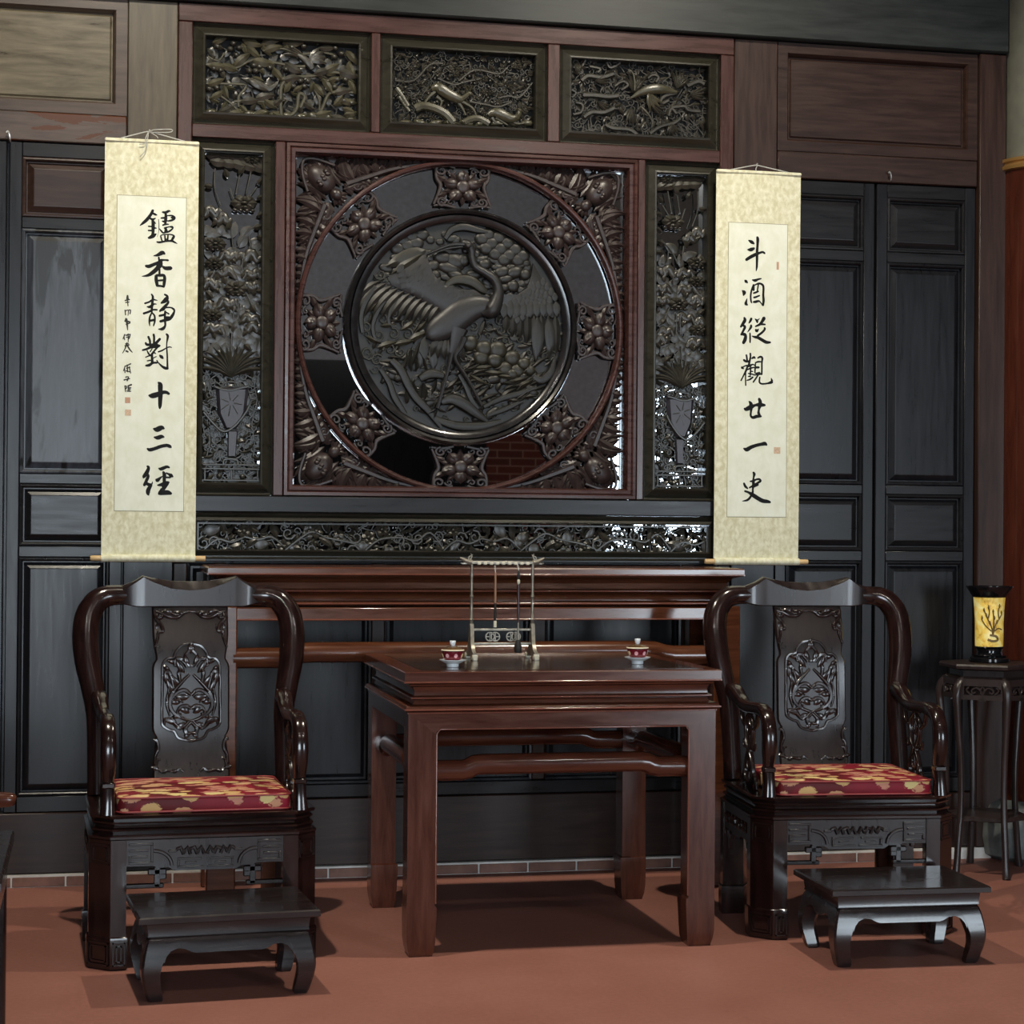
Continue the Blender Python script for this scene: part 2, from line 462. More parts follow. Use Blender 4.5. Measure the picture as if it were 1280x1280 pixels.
# bottom board and the panels under the altar
wpart('bottom_board', 'brown', -.86, .106, .045, .262, .004)
wpart('bottom_board', 'brown', .286, 2.409, .045, .292, .004)
wpart('bottom_board', 'brown', 2.589, 3.431, .045, .262, .004)
wpart('rail', 'lacquer_h', .286, 2.409, .294, .345, .004)
ST = [.286, .430, 1.014, 1.629, 2.215, 2.359]
for i, x0 in enumerate(ST):
    wpart('stile', 'brown_v', x0, x0 + .05, .346, 1.160, .006)
    if i < 5:
        build(MB().rects(x0 + .051, ST[i + 1] - .001, .346, 1.160, [(0, .010), (.008, .012), (.012, .030), (.020, .030), (.034, .022)]), 'wall_panel', MT['lacquer'], wb, smooth=False)
# door leaves
def door(n, x0, x1, label, mt, mp):
    d = build(MB().box(x0 + .002, x1 - .002, .036, .074, .264, 2.666), 'door_%d' % n, MT['lacquer'], None)
    struct(d, label, 'door')
    sw = .046
    for a, b in ((x0 + .002, x0 + sw), (x1 - sw, x1 - .002)):
        build(MB().box(a, b, .010, .036, .264, 2.666, .003), 'stile', MT[mt], d)
    zs = [(.264, .322), (1.178, 1.218), (1.441, 1.478), (2.356, 2.398), (2.613, 2.666)]
    for a, b in zs:
        build(MB().box(x0 + sw, x1 - sw, .010, .036, a, b, .003), 'rail', MT['lacquer_h'] if mt == 'lacquer' else MT[mt], d)
    for k in range(4):
        z0 = zs[k][1]; z1 = zs[k + 1][0]
        p = build(MB().rects(x0 + sw, x1 - sw, z0, z1,
                             [(0, .013), (.003, .009), (.008, .008), (.012, .011), (.015, .027), (.019, .027), (.040, .015), (.043, .0145)]), 'door_panel', MT[mp[k]], d, smooth=False)
    return d
door(1, -.735, -.312, 'black panelled door leaf at the far left edge', 'lacquer', ['lacquer'] * 4)
door(2, -.306, .104, 'worn black panelled door leaf half behind the left scroll', 'lacquer', ['lacquer', 'lacquer_h', 'worn', 'brown'])
door(3, 2.591, 3.000, 'black panelled door leaf half behind the right scroll', 'lacquer', ['lacquer', 'lacquer_h', 'lacquer', 'lacquer_h'])
door(4, 3.006, 3.429, 'black panelled door leaf beside the dark red column', 'lacquer', ['lacquer', 'lacquer_h', 'lacquer', 'lacquer_h'])
# big beam
struct(build(MB().box(-2.0, 3.552, -.03, .075, 3.202, 3.95, .008), 'trim_1', MT['beam']), 'heavy blackened beam across the top of the wall', 'beam')
# brick skirting
bs = struct(build(MB().box(-1.2, 3.50, -.012, .10, 0.0, .043), 'baseboard_back', MT['mortar']), 'low course of pale bricks under the wall', 'baseboard')
bm_ = MB().box(.0015, .1835, -.0165, .0,   .002, .036, .002)
b0 = build(bm_, 'brick', MT['brick'], bs)
b0.location = (.86 - .1885 * 11, 0, 0)
for i in range(1, 25):
    x = .86 + .1885 * (i - 11)
    if x + .19 > 3.5: break
    o = b0.copy(); COL.objects.link(o); o.location = (x, 0, 0)
# column on the right
cl = thing('column', 'round glossy dark red column with gilt ring at the right edge', 'column', (3.705, .0, 0))
cl['kind'] = 'structure'
build(MB().lathe([(.162, .20), (.162, 2.735)], 40), 'shaft', MT['column'], cl)
build(MB().lathe([(.164, 2.735), (.176, 2.738), (.178, 2.750), (.168, 2.756), (.168, 2.762), (.176, 2.768), (.176, 2.780), (.150, 2.786)], 40), 'gilt_ring', MT['gilt'], cl)
build(MB().lathe([(.150, 2.786), (.150, 4.6)], 40), 'upper_shaft', MT['column_up'], cl)
build(MB().lathe([(.200, 0), (.232, .02), (.245, .09), (.240, .16), (.215, .215), (.170, .235), (.1, .236)], 40), 'stone_base', MT['stone'], cl)
# small hooks
def hook(x, z, label):
    mb = MB().tube(catmull([(x + .004, 0, z), (x + .004, -.012, z + .002), (x + .002, -.018, z + .02), (x - .004, -.018, z + .034), (x - .009, -.018, z + .028)], 4), .0028, 6)
    tag(build(mb, 'wall_hook', MT['metal'], None), label, 'hook')
hook(3.052, 2.675, 'small bright metal hook above the right doors')
hook(-.306, 2.662, 'small bright metal hook above the left door')

# ------------------------------------------------------------------ carving vocabulary (x across, z up, relief towards -y)
def leaf(mb, x, z, ang, L, W, y0, h=.008, curve=0.0, back=.004, n=5):
    """one carved leaf, ridge towards the viewer, closed at the back"""
    a = ang - curve * .5; px, pz = x, z; st = L / n; rings = []
    for i in range(n + 1):
        t = i / n
        w = W * .5 * (math.sin(PI * min(1, t ** .8 * .97 + .02)) ** .8 + .02)
        nx, nz = -math.sin(a), math.cos(a)
        hh = h * (.55 + .45 * math.sin(PI * t))
        rings.append([(px + nx * w, y0 - hh * .35, pz + nz * w), (px, y0 - hh, pz), (px - nx * w, y0 - hh * .35, pz - nz * w), (px, y0 + back, pz)])
        px += math.cos(a) * st; pz += math.sin(a) * st; a += curve / n
    mb.loft(rings)

def blob(mb, x, z, rx, rz, y0, h, ang=0.0, n=9, back=.004):
    ca, sa = math.cos(ang), math.sin(ang); rings = []
    for r, hh in ((1.0, -back), (1.0, .0), (.86, .52), (.52, .88), (.08, 1.0)):
        ring = []
        for k in range(n):
            th = 2 * PI * k / n
            u, v = rx * r * math.cos(th), rz * r * math.sin(th)
            ring.append((x + u * ca - v * sa, y0 - (h * hh if hh >= 0 else hh), z + u * sa + v * ca))
        rings.append(ring)
    mb.loft(rings)

def vine(mb, pts, w, y0, h=.6, n=6, sub=4):
    """flattened tube through (x, z) points; w scalar or list of half-widths"""
    if not hasattr(w, '__len__'): w = [w] * len(pts)
    p = catmull([(a[0], a[1], ww, (a[2] if len(a) > 2 else 0.0)) for a, ww in zip(pts, w)], sub)
    mb.tube([(q[0], y0 - q[3], q[1]) for q in p], [max(q[2], .0004) for q in p], n, 1.0, h, ref=(0, 1, 0))

def spiral(mb, x, z, r, ang, turns, w, y0, sgn=1, n=13):
    pts = []
    for i in range(n):
        t = i / (n - 1); a = ang + sgn * turns * 2 * PI * t; rr = r * (1 - .82 * t)
        pts.append((x + rr * math.cos(a), y0, z + rr * math.sin(a)))
    mb.tube(pts, [w * (1 - .45 * i / (n - 1)) for i in range(n)], 6, 1, .8, ref=(0, 1, 0))

def flower(mb, x, z, r, y0, h=.012, n=6, rnd=None, squash=1.0, a0=0.0):
    for k in range(n):
        a = a0 + 2 * PI * k / n
        leaf(mb, x + .2 * r * math.cos(a), z + .2 * r * math.sin(a) * squash, math.atan2(math.sin(a) * squash, math.cos(a)),
             r * .85 * math.hypot(math.cos(a), math.sin(a) * squash), r * .85, y0, h, 0, n=4)
    blob(mb, x, z, r * .28, r * .28 * squash, y0 - h * .5, h * .8)

def fill(mb, rnd, x0, x1, z0, z1, step, y0, size, avoid=None, kinds='llst', hmax=.010):
    z = z0 + step * .5; row = 0
    while z < z1:
        x = x0 + step * (.5 if row % 2 else .1)
        while x < x1:
            px = x + rnd.uniform(-.35, .35) * step; pz = z + rnd.uniform(-.35, .35) * step
            if not (avoid and avoid(px, pz)) and x0 + size * .12 < px < x1 - size * .12 and z0 + size * .12 < pz < z1 - size * .12:
                k = rnd.choice(kinds); a = rnd.uniform(0, 2 * PI); h = rnd.uniform(.5, 1) * hmax
                if k == 'l':
                    leaf(mb, px - .5 * size * math.cos(a), pz - .5 * size * math.sin(a), a, size * rnd.uniform(.8, 1.2), size * .42, y0, h, rnd.uniform(-1.2, 1.2))
                elif k == 'w':
                    leaf(mb, px - .5 * size * math.cos(a), pz - .5 * size * math.sin(a), a, size * rnd.uniform(.8, 1.2), size * .66, y0, h, rnd.uniform(-.8, .8))
                elif k == 's':
                    spiral(mb, px, pz, size * .42, a, 1.2, size * .085, y0 - h * .4, rnd.choice((-1, 1)), 10)
                elif k == 't':
                    vine(mb, [(px - size * .6 * math.cos(a), pz - size * .6 * math.sin(a)), (px + rnd.uniform(-.2, .2) * size, pz + rnd.uniform(-.2, .2) * size),
                              (px + size * .6 * math.cos(a), pz + size * .6 * math.sin(a))], [size * .09, size * .07, size * .05], y0 - h * .3, sub=3)
                elif k == 'f':
                    flower(mb, px, pz, size * .45, y0, h, 5, a0=a)
                elif k == 'b':
                    blob(mb, px, pz, size * .25, size * .2, y0, h, a)
            x += step
        z += step * .86; row += 1

# ------------------------------------------------------------------ carved screen
SO = (CX, 0, 1.165)
SX0, SX1 = .287, 2.408
scr = thing('carved_screen', 'large carved wooden screen with crane medallion filling the centre wall', 'carved screen', SO)
def sp(mb, name, mt, parent=None, angle=38):
    return build(mb, name, MT[mt], parent or scr, SO if parent is None else SO, angle)
YM = .060
sp(MB().box(SX0 + .05, SX1 - .05, YM, YM + .01, 1.18, 2.735), 'mirror_backing', 'mirror')
sp(MB().box(SX0 + .05, SX1 - .05, YM, YM + .01, 2.738, 3.15), 'backing_board', 'dark_back')
# reddish frame members
sp(MB().box(SX0, SX1, -.004, .075, 3.133, 3.199, .003), 'top_rail', 'red_frame')
sp(MB().box(SX0, .338, -.004, .075, 1.350, 3.132, .003), 'frame_stile', 'red_frame_v')
sp(MB().box(2.355, SX1, -.004, .075, 1.350, 3.132, .003), 'frame_stile', 'red_frame_v')
sp(MB().box(.339, 2.354, -.004, .075, 2.712, 2.761, .003), 'middle_rail', 'red_frame')
for x0, x1 in ((.994, 1.028), (1.668, 1.715)):
    sp(MB().box(x0, x1, -.004, .075, 2.762, 3.132, .003), 'divider', 'red_frame_v')
for x0, x1 in ((.643, .680), (2.028, 2.056)):
    sp(MB().box(x0, x1, -.002, .075, 1.408, 2.711, .003), 'divider', 'red_frame_v')
sp(MB().box(SX0, SX1, -.006, .075, 1.346, 1.407, .004), 'lower_rail', 'lacquer_h')
sp(MB().box(SX0, SX1, -.002, .075, 1.166, 1.176, .002), 'bottom_rail', 'lacquer_h')
# bevelled surrounds of the openwork panels
BEV = [(0, .004), (.005, .018), (.009, .021), (.038, .001), (.044, -.001), (.047, .004), (.047, .058)]
def surround(x0, x1, z0, z1, prof=BEV):
    return build(MB().rects(x0, x1, z0, z1, prof, False), 'panel_surround', MT['panel_frame'], scr, SO, smooth=False)
TOPP = [(.339, .993, 2.762, 3.132), (1.029, 1.667, 2.762, 3.132), (1.716, 2.354, 2.762, 3.132)]
SIDE = [(.339, .642, 1.408, 2.711), (2.057, 2.354, 1.408, 2.711)]
BOTP = (.339, 2.354, 1.177, 1.345)
YC = .039      # ground plane of the openwork carving
ptop = [surround(*p) for p in TOPP]
pside = [surround(*p) for p in SIDE]
BEV2 = [(0, .002), (.004, .014), (.008, .016), (.026, .002), (.030, .001), (.032, .005), (.032, .058)]
pbot = surround(*BOTP, prof=BEV2)

def carving(mb, name, mt, parent):
    o = build(mb, name, MT[mt], parent, SO)
    if name in STUFF: o['kind'] = 'stuff'
    return o
STUFF = {'fruit_foliage', 'branch_foliage', 'pine_foliage', 'swirling_fronds', 'lotus_foliage', 'lotus_bud', 'floral_foliage', 'flower_branch', 'clouds_and_rocks', 'pine_and_swirls', 'crane_feathers', 'rock', 'vase_band_and_stand'}

# --- top panel 1: birds among fruiting branches
rnd = random.Random(11)
x0, x1, z0, z1 = .387, .945, 2.808, 3.086
def T1(px, py):   # crop pixels of a 1280 x 779 study drawing -> panel plane
    return (x0 + (px - 105) / 1035 * (x1 - x0), z1 - (py - 85 - (px - 105) * .045) / 560 * (z1 - z0))
mb = MB(); mg = MB(); mbird = MB()
for pl, w in (([(105, 290), (200, 285), (300, 315), (420, 250), (560, 265), (700, 290), (780, 290)], .0055),
              ([(110, 430), (240, 430), (380, 440), (330, 520), (330, 600)], .0045),
              ([(590, 390), (720, 370), (840, 360), (960, 330), (1130, 350)], .006),
              ([(300, 560), (420, 555), (560, 560), (640, 545)], .006),
              ([(620, 660), (615, 560), (620, 440), (660, 380)], .007), ([(880, 650), (910, 580), (950, 490), (1050, 480), (1135, 480)], .006),
              ([(180, 500), (260, 560), (340, 640)], .004), ([(640, 690), (720, 620), (740, 500), (780, 520), (750, 600)], .007),
              ([(490, 180), (620, 160), (760, 200), (860, 180), (980, 200)], .004), ([(120, 230), (190, 260), (230, 200)], .0035), ([(850, 470), (880, 540), (880, 620)], .004)):
    vine(mg, [T1(*p) for p in pl], w, YC - .014)
for (px, py, a, L) in ((150, 130, .5, 110), (350, 100, -.25, 130), (380, 150, -.7, 110), (480, 130, .25, 130), (640, 120, .1, 120), (500, 185, .3, 120), (870, 150, .15, 110), (1060, 170, -.9, 110),
                       (300, 300, .7, 130), (420, 250, -.1, 140), (640, 265, -.4, 130), (560, 310, -.9, 100), (120, 300, -.1, 120), (200, 290, -.3, 120),
                       (120, 440, .4, 110), (230, 440, -1.2, 90), (140, 540, .6, 100), (440, 540, .2, 130), (500, 540, -.5, 100), (340, 560, .1, 120), (630, 400, .2, 120), (840, 350, .3, 120),
                       (900, 330, .5, 120), (1010, 320, -.2, 140), (1080, 390, -1.1, 100), (900, 380, -1.0, 110), (840, 420, -.9, 100), (700, 480, .6, 80), (980, 490, .2, 120), (1020, 540, -.1, 110),
                       (980, 580, .9, 90), (930, 400, .4, 90), (640, 490, 1.1, 90), (770, 560, -.5, 90), (200, 640, .5, 100), (560, 600, .6, 90), (1040, 600, -.4, 90), (1070, 260, -1.2, 110), (420, 380, -.3, 80),
                       (250, 660, .2, 110), (850, 650, .3, 110), (960, 660, -.2, 110), (1050, 650, .2, 100), (420, 650, .2, 100), (560, 640, -.3, 90)):
    p = T1(px, py); s = (x1 - x0) / 1035
    leaf(mg if rnd.random() < .7 else mb, p[0], p[1], a, L * s * 1.1, L * .44 * s, YC - .014, .010, rnd.uniform(-.6, .6))
    leaf(mg if rnd.random() < .5 else mb, p[0] + rnd.uniform(-.012, .012), p[1] + rnd.uniform(-.012, .012), a + rnd.uniform(.5, 1.1) * rnd.choice((-1, 1)), L * s * .8, L * .32 * s, YC - .008, .010, rnd.uniform(-.6, .6))
for (cx_, cy_, n) in ((180, 155, 1), (270, 170, 1), (330, 160, 1), (290, 130, 1), (400, 330, 1), (440, 330, 1), (430, 290, 1), (470, 300, 1), (540, 305, 1), (160, 320, 1), (205, 330, 1), (130, 470, 1), (180, 460, 1),
                      (690, 150, 1), (770, 140, 1), (985, 150, 1), (1030, 190, 1), (750, 400, 1), (800, 400, 1), (700, 440, 1), (775, 440, 1), (1000, 385, 1), (1060, 385, 1), (980, 215, 1), (650, 315, 1), (1050, 545, 1), (1100, 560, 1), (310, 215, 1), (985, 440, 1)):
    p = T1(cx_, cy_)
    blob(mb, p[0], p[1], .0135, .0115, YC - .010, .014, rnd.uniform(-.4, .4), 6)
mk = MB(); fill(mk, rnd, x0, x1, z0, z1, .034, YC + .006, .044, None, 'wlt', .006); carving(mk, 'fruit_foliage', 'carve', ptop[0])
for k in range(12):   # rocks along the bottom
    blob(mg, lerp(x0 + .02, x1 - .02, k / 11), z0 + rnd.uniform(0, .012), .026, .016, YC - .004, .014, rnd.uniform(-.5, .5), 7)
vine(mbird, [T1(350, 390), T1(400, 405), T1(470, 440), T1(530, 465), T1(570, 440), T1(600, 400)], [.003, .012, .018, .014, .009, .002], YC - .016, .8, 8)   # lower bird
leaf(mbird, *T1(390, 400), -.45, .085, .022, YC - .026, .006, .2); leaf(mbird, *T1(380, 395), -.25, .06, .015, YC - .024, .005, .2)
vine(mbird, [T1(640, 200), T1(720, 200), T1(800, 260), T1(830, 310)], [.003, .007, .016, .010], YC - .014, .8, 8)   # upper bird
for q in range(4): leaf(mbird, *T1(810, 250), .9 - q * .35, .065, .022, YC - .018 - q * .001, .006, -.4)
for q in range(4): leaf(mbird, *T1(780, 230), 2.6 + q * .17, .085, .010, YC - .016, .005, .5)
carving(mb, 'fruit_foliage', 'carve', ptop[0]); carving(mg, 'branch_foliage', 'carve_gold', ptop[0]); carving(mbird, 'bird', 'carve', ptop[0])

# --- top panel 2: leaping deer under a twiggy pine
rnd = random.Random(22)
x0, x1, z0, z1 = 1.077, 1.620, 2.808, 3.086
def T2(px, py):
    return (x0 + (px - 100) / 1070 * (x1 - x0), z1 - (py - 90 - (px - 100) * .055) / 600 * (z1 - z0))
mb = MB(); md1 = MB(); md2 = MB(); mr = MB()
fill(mb, rnd, x0, x1, z0, z1, .0235, YC - .002, .031, None, 'ltssfb', .009)
fill(mb, rnd, x0, x1, z0 + .08, z1, .027, YC - .010, .029, None, 'tsflb', .008)
for pl in ([(120, 350), (260, 350), (380, 220), (480, 210)], [(600, 350), (720, 260), (900, 290), (960, 240)], [(900, 490), (980, 470), (1060, 480), (1160, 360)], [(440, 330), (560, 380), (640, 360), (760, 330)], [(690, 520), (800, 540), (900, 560), (1000, 520)]):
    vine(mb, [T2(*p) for p in pl], .0042, YC - .014)
def deer(mb, body, legs, head, neck, w):
    vine(mb, [T2(*p) for p in body], w, YC - .020, .9, 9)
    vine(mb, [T2(*p) for p in neck], [.014, .010, .008], YC - .021, .9, 8)
    blob(mb, *T2(*head), .014, .009, YC - .018, .012, -.5, 8)
    for l in legs: vine(mb, [T2(*p) for p in l], [.009, .005, .0035], YC - .018, .9, 6)
deer(md1, [(390, 420), (440, 410), (500, 450), (570, 490), (620, 510)], [[(420, 440), (370, 490), (330, 560)], [(430, 480), (470, 520), (450, 580)], [(590, 520), (630, 580), (650, 630)], [(620, 520), (700, 570), (735, 640)]],
     (680, 455), [(610, 505), (640, 485), (675, 455)], [.010, .021, .022, .020, .014])
leaf(md1, *T2(670, 440), 2.2, .03, .008, YC - .02, .005); leaf(md1, *T2(680, 440), 1.2, .03, .006, YC - .02, .005)
deer(md2, [(820, 630), (870, 610), (930, 630), (990, 660), (1040, 650)], [[(850, 650), (880, 690), (930, 700)], [(1000, 680), (1050, 700), (1110, 690)], [(880, 650), (940, 690), (970, 710)]],
     (1060, 590), [(1030, 655), (1050, 630), (1060, 595)], [.008, .018, .021, .018, .012])
for pl, w in (([(270, 580), (330, 555), (420, 575), (500, 620), (560, 690)], .017), ([(130, 410), (170, 470), (220, 560)], .009), ([(150, 480), (190, 540), (230, 600)], .006), ([(640, 690), (700, 660), (760, 660), (830, 700)], .014)):
    vine(mr, [T2(*p) for p in pl], w, YC - .014, .9, 8)
for k in range(9): blob(mr, *T2(200 + k * 115, 690), .030, .013, YC - .006, .015, rnd.uniform(-.4, .4), 7)
carving(mb, 'pine_foliage', 'carve', ptop[1]); carving(md1, 'leaping_deer', 'carve_gold', ptop[1]); carving(md2, 'resting_deer', 'carve_gold', ptop[1]); carving(mr, 'rock', 'carve_gold', ptop[1])

# --- top panel 3: swirling birds and fronds
rnd = random.Random(33)
x0, x1, z0, z1 = 1.764, 2.307, 2.808, 3.086
def T3(px, py):
    return (x0 + (px - 100) / 1030 * (x1 - x0), z1 - (py - 125 - (px - 100) * .045) / 600 * (z1 - z0))
mb = MB(); mbd = MB()
fill(mb, rnd, x0, x1, z0, z1, .0215, YC - .001, .034, None, 'lstslt', .008)
for pl, w in (([(180, 300), (230, 260), (330, 270), (420, 240)], .010), ([(190, 420), (280, 420), (380, 430), (460, 420)], .011), ([(200, 600), (260, 560), (350, 560), (430, 520)], .010),
              ([(430, 340), (490, 300), (530, 330), (480, 370)], .006), ([(980, 330), (1060, 290), (1110, 310)], .010), ([(900, 390), (800, 420), (780, 480), (840, 450)], .008),
              ([(860, 510), (960, 500), (990, 530), (1080, 540)], .008), ([(840, 580), (860, 520), (900, 560)], .007), ([(700, 730), (780, 670), (880, 640), (930, 600)], .008),
              ([(360, 660), (420, 690), (540, 700), (600, 740)], .009), ([(120, 190), (180, 180), (210, 130)], .006), ([(240, 180), (320, 200), (300, 230)], .006), ([(370, 150), (400, 190), (470, 150)], .006),
              ([(680, 270), (720, 240), (760, 260), (740, 300)], .006), ([(120, 320), (90, 360), (140, 400), (110, 440)], .006), ([(140, 480), (190, 500), (180, 560), (120, 580)], .006)):
    vine(mb, [T3(*p) for p in pl], w, YC - .013, .8)
for cx_, cy_, a0, n, L in ((570, 390, .9, 6, .075), (900, 350, .7, 6, .075), (280, 300, -.1, 4, .06), (1000, 400, -.3, 5, .065), (700, 480, -.8, 4, .065), (300, 470, -.7, 3, .06), (860, 640, -1.9, 6, .05), (560, 520, -1.9, 4, .07), (150, 250, 1.2, 4, .05)):
    for q in range(n): leaf(mb, *T3(cx_, cy_), a0 + q * .24, L, .011, YC - .014, .007, .25)
vine(mbd, [T3(550, 440), T3(610, 400), T3(680, 370), T3(760, 360), T3(830, 370), T3(900, 385)], [.003, .012, .019, .021, .014, .006], YC - .018, .9, 9)
for q in range(4): leaf(mbd, *T3(680, 400), -.5 - q * .3, .07, .016, YC - .022, .006, .3)
vine(mbd, [T3(530, 200), T3(560, 240), T3(575, 310), T3(572, 380)], [.002, .0035, .004, .003], YC - .026, 1, 6)
vine(mbd, [T3(620, 510), T3(660, 550), T3(700, 610), T3(715, 670)], [.003, .005, .004, .002], YC - .024, 1, 6)
carving(mb, 'swirling_fronds', 'carve', ptop[2]); carving(mbd, 'bird', 'carve_gold', ptop[2])

# --- tall side panels: lotus in a tapering vase on a little stand (mirror images)
def side_panel(idx, flip, seed):
    rnd = random.Random(seed)
    X0, X1 = (.383, .612) if idx == 0 else (2.101, 2.312)
    Z0, Z1 = 1.450, 2.664
    def P(px, py, part):   # px 45..510 (582 wide drawing); part 0 upper (py 50..1280), 1 lower (py 0..1215)
        t = (px - 45) / 465
        if flip: t = 1 - t
        yy = (py - 50) if part == 0 else (1230 + py)
        return (X0 + t * (X1 - X0), Z1 - yy / (1230 + 1215) * (Z1 - Z0))
    sg = -1 if flip else 1
    def A(a): return PI - a if flip else a
    mb = MB(); mf = MB(); mv = MB(); ms = MB(); FL = []
    s = (X1 - X0) / 465
    zv = P(260, 430, 1)[1]
    fill(mb, rnd, X0, X1, zv + .02, Z1 - .40, .030, YC + .002, .062, None, 'wwl', .007)
    fill(mb, rnd, X0, X1, Z1 - .42, Z1 - .27, .046, YC + .002, .060, None, 'wl', .007)
    fill(mb, rnd, X0, X1, Z0 - .004, zv + .03, .0245, YC - .002, .038, None, 'lssst', .009)
    fill(mb, rnd, X0, X1, Z0 - .004, zv + .03, .034, YC + .006, .046, None, 'wwl', .004)
    for k in range(6): leaf(mb, *P(60 + k * 75, 72, 0), A(.1 - k * .08), 130 * s, 60 * s, YC - .004, .010, .4 * sg)
    # lotus stems
    for pl, part in (([(130, 170), (128, 310), (175, 445)], 0), ([(310, 210), (285, 350)], 0), ([(395, 180), (360, 350)], 0), ([(440, 290), (385, 370)], 0), ([(240, 310), (300, 480)], 0),
                     ([(450, 560), (360, 640), (300, 745)], 0), ([(250, 600), (270, 760)], 0), ([(385, 650), (400, 740), (440, 745)], 0), ([(340, 830), (335, 910)], 0), ([(370, 1080), (420, 1180), (480, 1230)], 0),
                     ([(280, 1130), (275, 1280)], 0), ([(310, 1130), (310, 1280)], 0), ([(265, 100), (260, 250), (258, 430)], 1), ([(220, 170), (235, 300), (255, 430)], 1), ([(330, 150), (290, 260), (268, 430)], 1)):
        vine(mb, [P(*p, part) for p in pl], .0030, YC - .012, 1)
    # top leaf canopy
    for k in range(5):
        leaf(mf, *P(90 + k * 75, 110, 0), A(.05 - k * .1), 150 * s, 70 * s, YC - .008, .012, .6 * sg)
    for (px, py, r, part) in ((345, 415, 95, 0), (135, 725, 80, 0), (290, 1050, 85, 0), (120, 1250, 70, 0), (400, 90, 60, 0), (130, 870, 70, 0)):
        x, z = P(px, py, part)
        m1 = MB(); flower(m1, x, z, r * s, YC - .008, .018, 8, squash=.55); FL.append(m1)
        for q in range(4): blob(mb, x + (q - 1.5) * r * s * .45, z - r * s * .55, r * s * .22, r * s * .14, YC - .008, .010)
    for (px, py, a, part) in ((210, 205, 1.9, 0), (320, 175, 1.0, 0), (460, 250, .9, 0), (470, 365, .2, 0), (470, 490, .6, 0), (450, 585, .35, 0), (470, 660, 0, 0), (85, 305, 3.1, 0), (230, 590, 1.2, 0), (420, 1190, -1, 0), (470, 1060, .1, 0), (95, 1110, 2.4, 0),
                               (380, 200, -.7, 1), (60, 110, .2, 1)):
        x, z = P(px, py, part)
        leaf(mf, x - 30 * s * math.cos(A(a)), z - 30 * s * math.sin(a), A(a), 72 * s, 42 * s, YC - .010, .013, .3)
        leaf(mf, x - 30 * s * math.cos(A(a + .5)), z - 30 * s * math.sin(a + .5), A(a + .5), 55 * s, 26 * s, YC - .008, .010, .3)
    # big wavy lotus leaves
    for (px, py, w, part) in ((110, 480, 150, 0), (190, 530, 130, 0), (390, 790, 170, 0), (230, 800, 150, 0), (200, 920, 190, 0), (420, 930, 150, 0), (110, 1010, 150, 0), (420, 1020, 150, 0), (230, 1150, 170, 0), (130, 60, 160, 1), (90, 1180, 120, 0), (400, 1260, 140, 0), (430, 40, 140, 1)):
        x, z = P(px, py, part); n = 7
        pts = [(x + (k / (n - 1) - .5) * w * s, z + (.16 * w * s) * math.sin(k * 2.1 + px) - abs(k / (n - 1) - .5) * w * s * .35) for k in range(n)]
        vine(mb, pts, [14 * s, 26 * s, 32 * s, 34 * s, 32 * s, 26 * s, 13 * s], YC - .006, .45, 8, 3)
        for q in range(4): leaf(mb, pts[1 + q][0], pts[1 + q][1], A(-2.2 + q * .45), w * s * .42, w * s * .24, YC - .004, .009, .4)
    # spiky leaves above the vase
    for k in range(15):
        a = lerp(.10, PI - .10, k / 14) + rnd.uniform(-.06, .06)
        L = (205 + 90 * abs(math.cos(a))) * s
        x, z = P(262, 430, 1)
        cv = (-1.1 if a < PI / 2 else 1.1) * abs(math.cos(a))
        leaf(mb, x, z, a, L * 1.05, 34 * s, YC - .012, .012, cv, n=6)
    # vase
    for pts in ([(150, 505), (395, 500), (375, 690), (300, 815), (225, 815), (165, 700)], [(240, 820), (315, 820), (300, 1020), (240, 1020)]):
        q = [P(a, b, 1) for a, b in pts]
        mx = sum(p[0] for p in q) / len(q); mz = sum(p[1] for p in q) / len(q)
        mv.loft([[(p[0], YC + .004, p[1]) for p in q], [(p[0], YC - .010, p[1]) for p in q], [(lerp(p[0], mx, .22), YC - .022, lerp(p[1], mz, .10)) for p in q]])
    vine(ms, [P(140, 500, 1), P(200, 520, 1), P(262, 525, 1), P(320, 510, 1), P(390, 495, 1)], .0050, YC - .020, 1)
    vine(ms, [P(60, 690, 1), P(140, 780, 1), P(210, 830, 1), P(290, 790, 1), P(370, 690, 1), P(395, 640, 1)], .0048, YC - .022, 1)
    vine(ms, [P(200, 500, 1), P(215, 470, 1), P(290, 465, 1), P(320, 500, 1)], .003, YC - .02, 1)
    # facets of the crackled vase
    for q in range(7):
        a = q * .9; vine(ms, [P(262 + 20 * math.cos(a), 620 + 20 * math.sin(a), 1), P(262 + 80 * math.cos(a), 630 + 90 * math.sin(a), 1)], .0016, YC - .0225, 1, 5, 1)
    vine(ms, [P(195, 530, 1), P(205, 640, 1), P(235, 800, 1)], .0022, YC - .020, 1, 5, 2)
    # little stand
    for py in (1075, 1105, 1190): vine(ms, [P(60, py, 1), P(280, py, 1), P(480, py, 1)], .0036, YC - .014, 1)
    vine(ms, [P(210, 1075, 1), P(215, 1040, 1), P(260, 1032, 1), P(310, 1040, 1), P(318, 1075, 1)], .0042, YC - .018, 1)
    for px in (180, 350): blob(ms, *P(px, 1160, 1), .010, .010, YC - .010, .012)
    for px in (75, 270, 465): vine(ms, [P(px, 1105, 1), P(px, 1190, 1)], .0035, YC - .012, 1)
